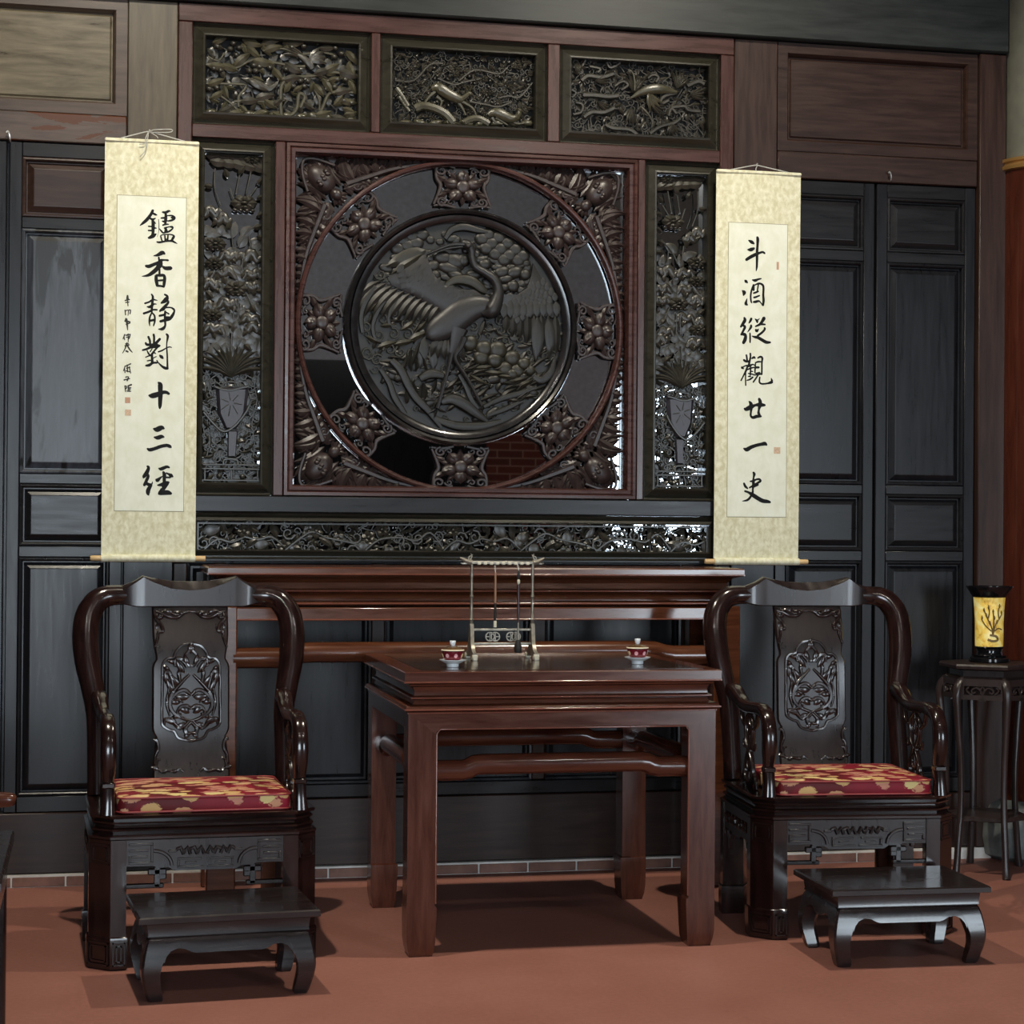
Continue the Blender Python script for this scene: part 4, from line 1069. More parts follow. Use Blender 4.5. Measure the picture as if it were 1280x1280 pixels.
# ------------------------------------------------------------------ armchair (front faces -y, origin on the floor)
def lean(z): return -.055 + .225 * (z - .45)
def ysplat(z):
    return lean(z) + .262 + .016 * math.sin((z - .45) / .585 * 2 * PI)
def make_chair():
    t = thing('armchair', '', 'armchair')
    HW, HD, CH = .335, .265, .060
    def ring(z, i):
        w, d, c = HW - i, HD - i, CH - i * .4
        return [(-w, -d + c, z), (-w + c, -d, z), (w - c, -d, z), (w, -d + c, z), (w, d - c, z), (w - c, d, z), (-w + c, d, z), (-w, d - c, z)]
    build(MB().loft([ring(z, i) for z, i in ((.376, .006), (.380, 0), (.387, .0), (.390, .010), (.396, .016), (.402, .010), (.408, .008), (.412, .018), (.418, .020), (.423, .012), (.429, .010), (.433, .018), (.438, .016), (.440, .006), (.447, .003), (.450, .008))]), 'seat_frame', MT['rose_h'], t, angle=25)
    # legs
    for sx in (-1, 1):
        for sy in (-1, 1):
            poly = [(-.333, -.165), (-.333, -.203), (-.273, -.263), (-.228, -.263), (-.228, -.225), (-.262, -.165)]
            cxp = sum(p[0] for p in poly) / 6; cyp = sum(p[1] for p in poly) / 6
            def rr(z, s): return [(-sx * lerp(cxp, p[0], s), -sy * lerp(cyp, p[1], s), z) for p in poly]
            lg = build(MB().loft([rr(z, s) for z, s in ((0, 1.0), (.006, 1.07), (.088, 1.10), (.094, 1.08), (.097, 1.0), (.377, 1.0))]), 'leg', MT['rose'], t)
            mf = MB()
            # fret on the front face of the foot
            def frame_face(p0, p1, z0, z1, w=.004, d=.004):
                a = Vector((p0[0], p0[1], 0)); b = Vector((p1[0], p1[1], 0)); u = (b - a).normalized(); nrm = Vector((u.y, -u.x, 0))
                if nrm.dot(Vector((sum((p0[0], p1[0])) / 2, sum((p0[1], p1[1])) / 2, 0))) < 0: nrm = -nrm
                Lf = (b - a).length
                for ins in (.006, .016):
                    for (s0, s1, q0, q1) in ((ins, Lf - ins, z0 + ins, z0 + ins + w), (ins, Lf - ins, z1 - ins - w, z1 - ins), (ins, ins + w, z0 + ins, z1 - ins), (Lf - ins - w, Lf - ins, z0 + ins, z1 - ins)):
                        if s1 - s0 < .002 or q1 - q0 < .002: continue
                        vs = []
                        for dd in (-.002, d):
                            for (ss, qq) in ((s0, q0), (s1, q0), (s1, q1), (s0, q1)):
                                p = a + u * ss + nrm * dd; vs.append((p.x, p.y, qq))
                        mf.add(vs, [(0, 1, 2, 3), (4, 5, 6, 7), (0, 1, 5, 4), (1, 2, 6, 5), (2, 3, 7, 6), (3, 0, 4, 7)])
            q = rr(0, 1.085)
            frame_face(q[1], q[2], .008, .088); frame_face(q[2], q[3], .008, .088)
            q = rr(0, 1.0)
            frame_face(q[1], q[2], .300, .372, .003, .003)
            build(mf, 'fret_carving', MT['rose_carve'], lg)['kind'] = 'stuff'
    # front apron with fret relief
    ap = build(MB().prism([(-.228, .300), (-.150, .300), (-.140, .294), (-.105, .294), (-.09, .284), (.09, .284), (.105, .294), (.140, .294), (.150, .300), (.228, .300), (.228, .377), (-.228, .377)], -.258, -.236), 'front_apron', MT['rose_flat'], t)
    mf = MB(); ya, yb = -.2655, -.257
    for s in (-1, 1):
        def bx(x0, x1, z0, z1): mf.box(s * x0, s * x1, ya, yb, z0, z1, .0012)
        bx(.152, .222, .361, .368); bx(.152, .222, .306, .313); bx(.152, .159, .313, .361); bx(.215, .222, .313, .332); bx(.168, .215, .325, .332); bx(.166, .222, .343, .350)
        mf.tube([(s * (.150 - .052 * math.sin(a)), -.260, .300 + .044 * math.cos(a)) for a in [i * PI / 2 / 6 for i in range(7)]], .0055, 6)
        bx(.006, .082, .292, .298); bx(.075, .082, .298, .316); bx(.012, .082, .316, .322); bx(.026, .060, .304, .310); bx(.084, .108, .338, .346)
        for k in range(4):
            mf.tube([(s * (.004 + k * .020), -.260, .332), (s * (.013 + k * .020), -.264, .352), (s * (.024 + k * .020), -.260, .336 + .010 * (k % 2))], .0058, 6)
    build(mf, 'fret_carving', MT['rose_flat'], ap)['kind'] = 'stuff'
    for s in (-1, 1):
        mb = MB()
        mb.box(s * .130, s * .148, -.254, -.238, .236, .296, .002); mb.box(s * .112, s * .166, -.254, -.238, .272, .290, .003); mb.box(s * .120, s * .230, -.254, -.238, .234, .247, .002); mb.box(s * .112, s * .134, -.254, -.238, .258, .276, .003)
        build(mb, 'hanging_bracket', MT['rose_flat'], t)
        sa = build(MB().prism([(-.165, .296), (-.06, .296), (-.05, .286), (.05, .286), (.06, .296), (.165, .296), (.165, .377), (-.165, .377)], s * .330, s * .306, 'yz'), 'side_apron', MT['rose_h'], t)
        mf = MB()
        for k in range(7): spiral(mf, 0, 0, .016, k, 1.1, .0035, 0, 1, 9) if False else mf.tube([(s * .331, -.13 + k * .043 + .016 * math.cos(a), .335 + .016 * math.sin(a)) for a in [j * .7 + k for j in range(9)]], .0035, 5, ref=(1, 0, 0))
        build(mf, 'fret_carving', MT['rose_carve'], sa)['kind'] = 'stuff'
        mb = MB().box(s * .322, s * .306, -.135, -.118, .225, .296, .002); mb.box(s * .322, s * .306, -.160, -.10, .262, .282, .003)
        build(mb, 'hanging_bracket', MT['rose'], t); mb = MB()
        mb.box(s * .322, s * .306, .118, .135, .225, .296, .002); mb.box(s * .322, s * .306, .10, .160, .262, .282, .003)
        build(mb, 'hanging_bracket', MT['rose'], t)
    build(MB().box(-.228, .228, .236, .258, .296, .377, .003), 'back_apron', MT['rose_h'], t)
    # back posts swelling into round shoulders
    for s in (-1, 1):
        p = catmull([(s * .286, .245, .448, .031), (s * .286, .247, .60, .031), (s * .288, .25, .70, .033), (s * .300, .254, .78, .036), (s * .315, .258, .86, .040), (s * .321, .262, .94, .0415), (s * .313, .266, 1.005, .0405),
                     (s * .288, .269, 1.047, .038), (s * .262, .271, 1.063, .0355), (s * .235, .272, 1.068, .0325), (s * .200, .272, 1.069, .031), (s * .150, .272, 1.070, .030), (s * .08, .272, 1.070, .030), (0, .272, 1.070, .030)], 4)
        build(MB().tube([(q[0] * 1.03, q[1] + lean(q[2]), q[2]) for q in p], [q[3] for q in p], 18, ref=(0, 1, 0)), 'back_post', MT['rose'], t, angle=60)
    # crest rail with two peaks
    def pw(tab, x):
        for (a, va), (b, vb) in zip(tab, tab[1:]):
            if a <= x <= b: return lerp(va, vb, (x - a) / (b - a))
        return tab[-1][1]
    TZ = [(0, 1.113), (.06, 1.115), (.115, 1.124), (.145, 1.132), (.172, 1.114), (.202, 1.102), (.236, 1.092)]
    BZ = [(0, 1.031), (.165, 1.031), (.195, 1.037), (.236, 1.048)]
    DP = [(0, .025), (.06, .021), (.115, .010), (.145, .002), (.172, .004), (.202, .010), (.236, .014)]
    FY = [(0, .234), (.150, .234), (.185, .238), (.21, .246), (.236, .258)]
    rings = []
    for k in range(-24, 25):
        x = .236 * k / 24; a = abs(x)
        if k in (-15, 15): x = math.copysign(.145, x); a = .145
        tz, bz, dp, fy = pw(TZ, a), pw(BZ, a), pw(DP, a), pw(FY, a)
        rings.append([(x * 1.03, y + lean(1.07), z) for y, z in ((.300, lerp(bz, 1.07, .15)), (.262, bz), (fy + .003, bz + .001), (fy, bz + .004), (fy, tz - dp - .003), (fy + .004, tz - dp), (.262, tz), (.290, tz), (.300, lerp(tz, 1.07, .15)))])
    build(MB().loft(rings), 'crest_rail', MT['rose_flat'], t, angle=24)
    # splat
    rows = []
    zs = [.450 + .586 * k / 48 for k in range(49)]
    def hw(z):
        if z > .868: return .122 - .012 * (1 - min(1, (z - .868) / .10)) ** 2 * 1.0
        if z > .848: return .110 + .013 * (1 - (z - .848) / .02)
        if z > .640: return .123
        if z > .618: return .110 + .013 * (z - .618) / .022
        return .110 + .012 * min(1, (.618 - z) / .08)
    for z in zs:
        y = ysplat(z); w = hw(z)
        rows.append([(-w, y, z), (-w + .006, y - .009, z), (0, y - .010, z), (w - .006, y - .009, z), (w, y, z), (w - .006, y + .009, z), (-w + .006, y + .009, z)])
    spl = build(MB().loft(rows), 'splat', MT['rose_flat'], t, angle=50)
    mf = MB()
    def S(px, py):   # study drawing 747 x 1280, splat x 100..610, z from 1.036 (y 110) to .50 (y 1240)
        x = (px - 358) / 255 * .121; z = 1.036 - (py - 110) / 1130 * .536
        return (x, ysplat(z) - .011, z)
    def st(pts, w, sub=4):
        if not hasattr(w, '__len__'): w = [w] * len(pts)
        q = catmull([S(*p) + (ww * .00047,) for p, ww in zip(pts, w)], sub)
        mf.tube([a[:3] for a in q], [max(a[3] * 1.35, .0008) for a in q], 6, 1, 1.0, ref=(0, 1, 0))
    for s in (-1, 1):
        def m(l): return [(358 + s * (x - 358), y) for x, y in l]
        st(m([(358, 365), (420, 378), (460, 420), (475, 455), (520, 465), (548, 510), (550, 640), (552, 860), (545, 910), (500, 940), (470, 950), (440, 995), (358, 1015)]), 8)
        st(m([(358, 400), (395, 440), (405, 480), (375, 510), (358, 510)]), 9)
        st(m([(385, 520), (420, 470), (460, 470), (465, 510), (435, 500)]), [10, 12, 12, 9, 5])
        st(m([(370, 570), (420, 620), (480, 690), (500, 770), (470, 830), (400, 870), (358, 880)]), [7, 10, 13, 12, 10, 9, 6])
        st(m([(470, 680), (500, 560), (530, 560), (540, 600)]), [8, 11, 12, 6])
        st(m([(430, 630), (440, 560), (420, 530)]), [7, 12, 7])
        st(m([(358, 710), (400, 675), (450, 690), (490, 740), (440, 740), (410, 760)]), [9, 11, 10, 9, 8, 4])
        st(m([(358, 800), (390, 780), (430, 790), (450, 830), (420, 850)]), [9, 10, 10, 8, 4])
        st(m([(370, 880), (430, 930), (490, 880), (530, 880), (535, 910)]), [8, 11, 10, 9, 5])
        st(m([(358, 890), (320, 930), (330, 965), (358, 960)]), [8, 12, 12, 8])
        st(m([(505, 650), (520, 760), (500, 850)]), [5, 9, 5])
        # corner scrolls
        st(m([(358, 150), (400, 160), (440, 190), (500, 190), (560, 160), (590, 150)]), [7, 8, 9, 10, 10, 8]); st(m([(600, 150), (590, 200), (560, 230), (545, 280), (575, 290), (580, 330), (600, 390)]), [8, 9, 10, 11, 9, 8, 6])
        st(m([(540, 170), (560, 195), (585, 185), (575, 150)]), [8, 10, 9, 5]); st(m([(420, 150), (450, 175), (490, 160)]), [6, 9, 5])
        st(m([(610, 1000), (585, 1010), (575, 1060), (595, 1110), (600, 1160)]), [8, 9, 9, 8, 6]); st(m([(560, 1130), (585, 1140), (590, 1190), (560, 1200)]), [6, 9, 8, 5]); st(m([(410, 1215), (440, 1195), (470, 1215), (520, 1205), (560, 1215)]), [6, 9, 8, 9, 6])
    def sl(px, py, a, L, W, cv=0.0):
        for s in (-1, 1):
            x, y, z = S(358 + s * (px - 358), py)
            leaf(mf, x, z, a if s > 0 else PI - a, L * .00047, W * .00047, y + .002, .0065, cv * s, .002)
    for (px, py, a, L, W, cv) in ((400, 560, 1.1, 120, 40, .6), (430, 640, .9, 120, 44, .7), (470, 700, 1.2, 130, 40, .5), (520, 640, 1.3, 110, 40, -.5), (380, 520, 1.4, 90, 40, .3), (440, 480, .2, 90, 36, .8), (500, 540, .7, 70, 30, .5),
                                  (370, 720, .2, 110, 46, .7), (430, 760, -.1, 80, 40, -.7), (370, 830, .3, 90, 44, -.8), (420, 830, -.3, 80, 36, .6), (380, 900, -.2, 90, 50, .4), (450, 900, .3, 110, 46, -.4), (370, 960, -.9, 60, 40, 0), (500, 800, 1.5, 120, 30, .2), (358, 430, 1.4, 70, 40, .0),
                                  (540, 150, -.6, 60, 34, .6), (470, 165, .2, 80, 34, -.6), (580, 230, -1.2, 70, 34, .6), (400, 175, .3, 70, 30, -.5), (590, 1080, -1.3, 80, 34, .6), (570, 1190, .2, 60, 34, .4), (450, 1210, .1, 70, 30, .3), (520, 1215, .1, 60, 30, -.3)):
        sl(px, py, a, L, W, cv)
    build(mf, 'splat_carving', MT['rose_carve'], spl, angle=60)['kind'] = 'stuff'
    # arms
    for s in (-1, 1):
        p = catmull([(s * .290, .232, .750, .024), (s * .288, .175, .745, .024), (s * .285, .10, .718, .021), (s * .282, .02, .710, .020), (s * .281, -.09, .716, .020), (s * .281, -.165, .714, .021), (s * .281, -.214, .692, .022), (s * .281, -.236, .640, .023),
                     (s * .281, -.232, .590, .022), (s * .281, -.222, .545, .017), (s * .281, -.222, .53, .019), (s * .281, -.232, .490, .019), (s * .282, -.234, .449, .023)], 3)
        a = build(MB().tube([q[:3] for q in p], [q[3] for q in p], 12, ref=(1, 0, 0), rot=PI / 12, power=.6), 'arm', MT['rose'], t, angle=45)
        mb = MB()
        mb.box(s * .300, s * .262, -.246, -.204, .526, .542, .003)
        build(mb, 'arm_collar', MT['rose'], a)
        # carved panel under the arm
        mf = MB(); xs = s * .283
        def yz(pts, w):
            if not hasattr(w, '__len__'): w = [w] * len(pts)
            q = catmull([(xs, y, z, ww) for (y, z), ww in zip(pts, w)], 3)
            mf.tube([b[:3] for b in q], [b[3] for b in q], 6, ref=(1, 0, 0))
        for f in (-1, 1):
            yz([(.01, .452), (.01 + f * .05, .49), (.01 + f * .035, .54), (.01 + f * .012, .57), (.01 + f * .04, .61), (.01 + f * .045, .66), (.01 + f * .01, .69)], [.010, .009, .008, .009, .009, .008, .006])
            yz([(.01, .50), (.01 + f * .025, .53), (.01, .56)], .006); yz([(.01, .62), (.01 + f * .022, .645), (.01, .67)], .006)
            yz([(.01 + f * .045, .50), (.01 + f * .085, .48), (.01 + f * .095, .452)], [.006, .008, .008])
            yz([(.01 + f * .045, .64), (.01 + f * .09, .66), (.01 + f * .11, .70)], [.006, .008, .008])
            yz([(.01 + f * .03, .585), (.01 + f * .065, .575), (.01 + f * .075, .60)], [.006, .006, .004])
        yz([(.01, .45), (.01, .575), (.01, .70)], .006)
        build(mf, 'arm_panel', MT['rose_carve'], t, angle=60)
    return t
LABELS = ('dark rosewood armchair with carved splat behind the left footstool', 'dark rosewood armchair with carved splat behind the right footstool, near the lantern')
CHAIRS = [((.322, -1.111, 0), math.radians(2.2)), ((2.405, -1.083, 0), math.radians(-5.0))]
ch0 = make_chair()
ch0['label'] = LABELS[0]; ch0['group'] = 'carved armchairs'
ch1 = copy_tree(ch0); ch1['label'] = LABELS[1]
for c, (loc, rz) in zip((ch0, ch1), CHAIRS):
    c.location = loc; c.rotation_euler = (0, 0, rz)

# cushions
def make_cushion():
    t = thing('seat_cushion', '', 'cushion')
    rings = []
    def rr(z, w, d, c):
        n = []
        for (sx, sy, a0) in ((1, -1, -PI / 2), (1, 1, 0), (-1, 1, PI / 2), (-1, -1, PI)):
            for k in range(4):
                a = a0 + PI / 2 * k / 3
                n.append((sx * (w - c) + c * math.cos(a), sy * (d - c) + c * math.sin(a), z))
        return n
    for z, i, bulge in ((0, .006, 0), (.004, .001, 0), (.012, -.001, 0), (.036, -.001, 0), (.044, .001, 0), (.048, .006, 0), (.051, .03, 0), (.0535, .10, 0), (.054, .18, 0)):
        rings.append(rr(z, .254 - i, .215 - i, .028))
    build(MB().loft(rings), 'cushion_body', MT['brocade'], t, angle=60)
    for z in (.005, .046):
        p = rr(z, .255, .216, .028); build(MB().tube(p + [p[0]], .0028, 6), 'piping', MT['piping'], t)
    return t
cu0 = make_cushion(); cu1 = copy_tree(cu0)
for c, (loc, rz), lb in zip((cu0, cu1), CHAIRS, ('red and gold brocade cushion on the left armchair', 'red and gold brocade cushion on the right armchair')):
    c['label'] = lb; c['group'] = 'brocade seat cushions'
    dy = -.030
    c.location = (loc[0] - dy * math.sin(rz), loc[1] + dy * math.cos(rz), .4505); c.rotation_euler = (0, 0, rz)

# ------------------------------------------------------------------ footstools
def make_stool():
    t = thing('footstool', '', 'footstool')
    HX, HY = .248, .182
    build(square_moulding(-HX, HX, -HY, HY, [(.214, .008), (.217, 0), (.231, 0), (.235, .004)]), 'top', MT['stool'], t)
    build(square_moulding(-HX, HX, -HY, HY, [(.176, .026), (.182, .028), (.212, .024), (.216, .012)]), 'waist', MT['stool'], t)
    PR = [(.182, .024, .072), (.168, .013, .068), (.145, .006, .063), (.115, .000, .057), (.085, -.003, .051), (.055, .001, .047), (.028, .008, .045), (.008, .014, .042), (0, .018, .036)]
    def pout(z):
        for (za, a, _), (zb, b, _) in zip(PR, PR[1:]):
            if za >= z >= zb: return lerp(b, a, (z - zb) / (za - zb))
        return PR[-1][1]
    OX, OY = .236, .170
    for sx in (-1, 1):
        for sy in (-1, 1):
            rings = []
            for z, o, w in catmull(PR, 2):
                xa, ya, c = OX - o, OY - o, .006
                rr = [(xa, ya - w), (xa, ya - c), (xa - c, ya), (xa - w, ya), (xa - w, ya - w + .012), (xa - w + .012, ya - w)]
                rings.append([(sx * x, sy * y, z) for x, y in rr])
            build(MB().loft(rings), 'leg', MT['stool'], t, angle=32)
    def arch(h):
        return [(h, .108), (h - .006, .124), (h - .018, .138), (h - .036, .145), (h - .056, .143), (h - .074, .134), (h - .086, .131)]
    def apron(h, O, swap, sg):
        ar = arch(h); xs_ = [(x, z) for x, z in ar] + [(-x, z) for x, z in ar[::-1]]
        top = [.182, .170, .160, .150]
        rows = []
        front = []
        mb = MB(); n = len(xs_)
        def pt(x, z, d): 
            y = O - pout(z) - d
            return (sg * y, x, z) if swap else (x, sg * y, z)
        cols = []
        for x, z in xs_:
            zz = [lerp(.182, z, k / 5) for k in range(6)]
            cols.append([pt(x, q, .001) for q in zz] + [pt(x, q, .024) for q in zz[::-1]])
        mb.loft(cols)
        build(mb, 'apron', MT['stool'], t, angle=32)
    for sg in (-1, 1):
        apron(OX - .058, OY, False, sg); apron(OY - .058, OX, True, sg)
    return t
st0 = make_stool(); st1 = copy_tree(st0)
for s, loc, rz, lb in ((st0, (.364, -1.612, 0), math.radians(4.5), 'low dark wooden footstool in front of the left armchair'), (st1, (2.394, -1.576, 0), math.radians(-2.2), 'low dark wooden footstool in front of the right armchair')):
    s['label'] = lb; s['group'] = 'footstools'; s.location = loc; s.rotation_euler = (0, 0, rz)

# ------------------------------------------------------------------ covered tea bowls
def make_cup():
    t = thing('covered_teacup', '', 'teacup')
    build(MB().lathe([(.018, 0), (.020, .001), (.0205, .010), (.027, .012), (.044, .0205), (.0448, .0225), (.042, .0225), (.024, .016), (.003, .0155)], 32), 'saucer', MT['porcelain'], t)
    bl = build(MB().lathe([(.015, .0155), (.018, .018), (.029, .024), (.0335, .036), (.0350, .047), (.0350, .048), (.028, .048), (.003, .044)], 32), 'bowl', MT['cup_red'], t)
    for k in range(7):
        a = -PI / 2 + .15 + k * 2 * PI / 7; zc = .035; r = .0325
        c = Vector((r * math.cos(a), r * math.sin(a), zc)); ux = Vector((-math.sin(a), math.cos(a), 0)); nz = Vector((math.cos(a), math.sin(a), -.35)).normalized(); uz = nz.cross(ux)
        rings = []
        for rad, h in ((.0066, .0), (.0064, .0012), (.004, .0017), (.0005, .0016)):
            rings.append([tuple(c + ux * rad * math.cos(b) + uz * rad * math.sin(b) + nz * h) for b in [j * 2 * PI / 10 for j in range(10)]])
        f = build(MB().loft(rings), 'painted_flower', MT['cup_pink' if k % 2 == 0 else 'cup_yellow'], bl)
    ld = build(MB().lathe([(.0375, .049), (.0385, .0505), (.034, .054), (.024, .059), (.014, .0625), (.003, .063)], 32), 'lid', MT['lid'], t)
    build(MB().lathe([(.0335, .0490), (.0385, .0494), (.0390, .0512), (.0365, .0530), (.034, .0525)], 32), 'lid_rim', MT['cream'], ld)
    build(MB().lathe([(.0055, .0620), (.0085, .0665), (.0105, .0775), (.0100, .0785), (.0080, .0765), (.002, .0760)], 24), 'lid_knob', MT['porcelain'], ld)
    return t
c0 = make_cup(); c1 = copy_tree(c0)
for c, loc, lb in ((c0, (1.098, -1.195, .8607), 'covered red tea bowl on a white saucer, left of the brush stand'), (c1, (1.714, -1.130, .8607), 'covered red tea bowl on a white saucer, right of the brush stand')):
    c['label'] = lb; c['group'] = 'covered tea bowls'; c.location = loc; c.scale = (.94, .94, 1.04)
c1.rotation_euler = (0, 0, .35)

# ------------------------------------------------------------------ brush stand with two brushes
BX, BY, BZ = 1.325, -.86, .8607
bsd = thing('brush_stand', 'pale metal brush stand with dragon-head bar on the square table', 'brush stand', (BX, BY, BZ))
hwid = .103
for s in (-1, 1):
    x = s * hwid
    build(MB().tube([(x, 0, .012), (x, 0, .10), (x, 0, .128), (x, 0, .132), (x, 0, .136), (x, 0, .20), (x, 0, .208), (x, 0, .216), (x, 0, .27), (x, 0, .278), (x, 0, .286), (x, 0, .318)],
                    [.007, .006, .006, .0085, .0055, .0045, .0075, .0045, .0045, .0065, .0045, .0045], 10, ref=(0, 1, 0)), 'post', MT['pewter'], bsd)
    f = build(MB().prism([(-.072, 0), (-.055, 0), (-.050, .012), (-.018, .014), (.018, .014), (.050, .012), (.055, 0), (.072, 0), (.070, .022), (.045, .030), (.022, .055), (.016, .10), (.010, .118), (-.010, .118), (-.016, .10), (-.022, .055), (-.045, .030), (-.070, .022)], x - .006, x + .006, 'yz'), 'foot', MT['pewter'], bsd)
    for yy in (-.062, .062): build(MB().box(x - .009, x + .009, yy - .010, yy + .010, 0, .020, .003), 'foot_pad', MT['bone'], f)
bar = build(MB().box(-hwid - .004, hwid + .004, -.005, .005, .314, .325, .002), 'top_bar', MT['pewter'], bsd)
for s in (-1, 1):
    mb = MB()
    mb.tube(catmull([(s * hwid, 0, .320), (s * (hwid + .014), 0, .322), (s * (hwid + .026), 0, .328), (s * (hwid + .040), 0, .336)], 3), [.010, .010, .0095, .0095, .009, .008, .007, .006, .004, .002], 8, ref=(0, 1, 0))
    mb.tube([(s * (hwid + .018), 0, .318), (s * (hwid + .030), 0, .316), (s * (hwid + .038), 0, .318)], [.006, .004, .0015], 6)
    mb.tube([(s * (hwid + .006), 0, .328), (s * (hwid + .000), 0, .340), (s * (hwid + .004), 0, .350)], [.004, .003, .001], 6)
    mb.tube([(s * (hwid + .012), 0, .328), (s * (hwid + .010), 0, .338), (s * (hwid - .004), 0, .346)], [.004, .003, .001], 6)
    build(mb, 'dragon_head', MT['pewter'], bar)
mb = MB()
for k in range(9): mb.box(-.085 + k * .0205, -.072 + k * .0205, -.0065, .0065, .312, .322, .002)
build(mb, 'bar_scrollwork', MT['bone'], bar)
for z in (.052, .098): build(MB().box(-hwid, hwid, -.004, .004, z - .004, z + .004, .0015), 'cross_rail', MT['pewter'], bsd)
for x in (-.040, -.022, .030, .048):
    mb = MB()
    mb.ring_y(x, .075, [(.0125, -.003), (.0160, -.003), (.0160, .003), (.0125, .003)], 20)
    for a in range(4):
        c, s_ = math.cos(a * PI / 2), math.sin(a * PI / 2)
        mb.box(x + c * .0065 - (.0015 if c == 0 or abs(c) < .1 else .0065), x + c * .0065 + (.0015 if abs(c) < .1 else .0065), -.002, .002, .075 + s_ * .0065 - (.0015 if abs(s_) < .1 else .0065), .075 + s_ * .0065 + (.0015 if abs(s_) < .1 else .0065))
    build(mb, 'coin_ornament', MT['pewter'], bsd)
# brushes
b1 = thing('calligraphy_brush', 'thin bamboo brush with ivory tip hanging left on the brush stand', 'brush', (BX - .026, BY - .014, BZ + .106), 0, 'hanging brushes')
build(MB().lathe([(.001, 0), (.0055, .001), (.0055, .020), (.0045, .022)], 12), 'ferrule', MT['bone'], b1)
build(MB().lathe([(.004, .022), (.0048, .03), (.0042, .075), (.004, .08)], 12), 'lower_handle', MT['bristle'], b1)
build(MB().lathe([(.004, .08), (.0042, .09), (.0036, .180), (.001, .183)], 12), 'handle', MT['bamboo'], b1)
build(MB().tube(catmull([(0, 0, .182), (.002, .006, .196), (.0, .014, .210), (-.002, .006, .196), (0, 0, .182)], 3), .0008, 5), 'hanging_loop', MT['cord'], b1)
b2 = thing('calligraphy_brush', 'long dark brush with thick black bristle head hanging right on the stand', 'brush', (BX + .050, BY - .024, BZ + .022), 0, 'hanging brushes')
build(MB().lathe([(.001, 0), (.010, .001), (.0125, .006), (.0130, .018), (.0095, .034), (.0055, .044)], 14), 'bristle_head', MT['bristle'], b2)
build(MB().lathe([(.0045, .044), (.0042, .05), (.0032, .085), (.003, .10)], 12), 'ferrule', MT['pewter'], b2)
build(MB().lathe([(.0035, .10), (.0046, .14), (.0046, .22), (.005, .226), (.0035, .228)], 12), 'handle', MT['brush_dark'], b2)
build(MB().lathe([(.0035, .228), (.0052, .232), (.0048, .240), (.003, .243)], 12), 'collar', MT['bone'], b2)
build(MB().lathe([(.003, .243), (.0058, .25), (.0055, .262), (.002, .272)], 12), 'finial', MT['bristle'], b2)
build(MB().tube(catmull([(0, 0, .272), (.002, .008, .284), (.0, .020, .294), (-.002, .008, .284), (0, 0, .272)], 3), .0008, 5), 'hanging_loop', MT['cord'], b2)

# ------------------------------------------------------------------ hanging scrolls
def ribbon(mb, pts, y, sub=4, flat=True):
    """brush stroke: (x, z, half width)"""
    q = catmull(pts, sub) if len(pts) > 1 else pts
    n = len(q); vs = []; fs = []
    L = []; Rr = []
    for i in range(n):
        a = q[max(i - 1, 0)]; b = q[min(i + 1, n - 1)]
        tx, tz = b[0] - a[0], b[1] - a[1]; l = math.hypot(tx, tz) or 1e-6
        nx, nz = -tz / l, tx / l; w = max(q[i][2], .0003)
        L.append((q[i][0] + nx * w, q[i][1] + nz * w)); Rr.append((q[i][0] - nx * w, q[i][1] - nz * w))
    def capp(i, j, sgn):
        a, b = q[i], q[j]; tx, tz = a[0] - b[0], a[1] - b[1]; l = math.hypot(tx, tz) or 1e-6
        base = math.atan2(tz, tx); w = max(a[2], .0003); out = []
        for k in range(1, 5):
            th = base + sgn * (PI / 2 - PI * k / 5); out.append((a[0] + w * .8 * math.cos(th), a[1] + w * .8 * math.sin(th)))
        return out
    poly = L + capp(n - 1, n - 2, 1) + Rr[::-1] + capp(0, 1, 1)
    # triangulated strip plus the two caps
    b0 = 0
    vs = [(p[0], y, p[1]) for p in L] + [(p[0], y, p[1]) for p in Rr]
    for i in range(n - 1): fs.append((i, i + 1, n + i + 1, n + i))
    c1 = capp(n - 1, n - 2, 1); c0 = capp(0, 1, 1)
    k = len(vs); vs += [(p[0], y, p[1]) for p in c1]; fs.append((n - 1, *range(k, k + len(c1)), 2 * n - 1))
    k = len(vs); vs += [(p[0], y, p[1]) for p in c0]; fs.append((n, *range(k, k + len(c0)), 0))
    mb.add(vs, fs)

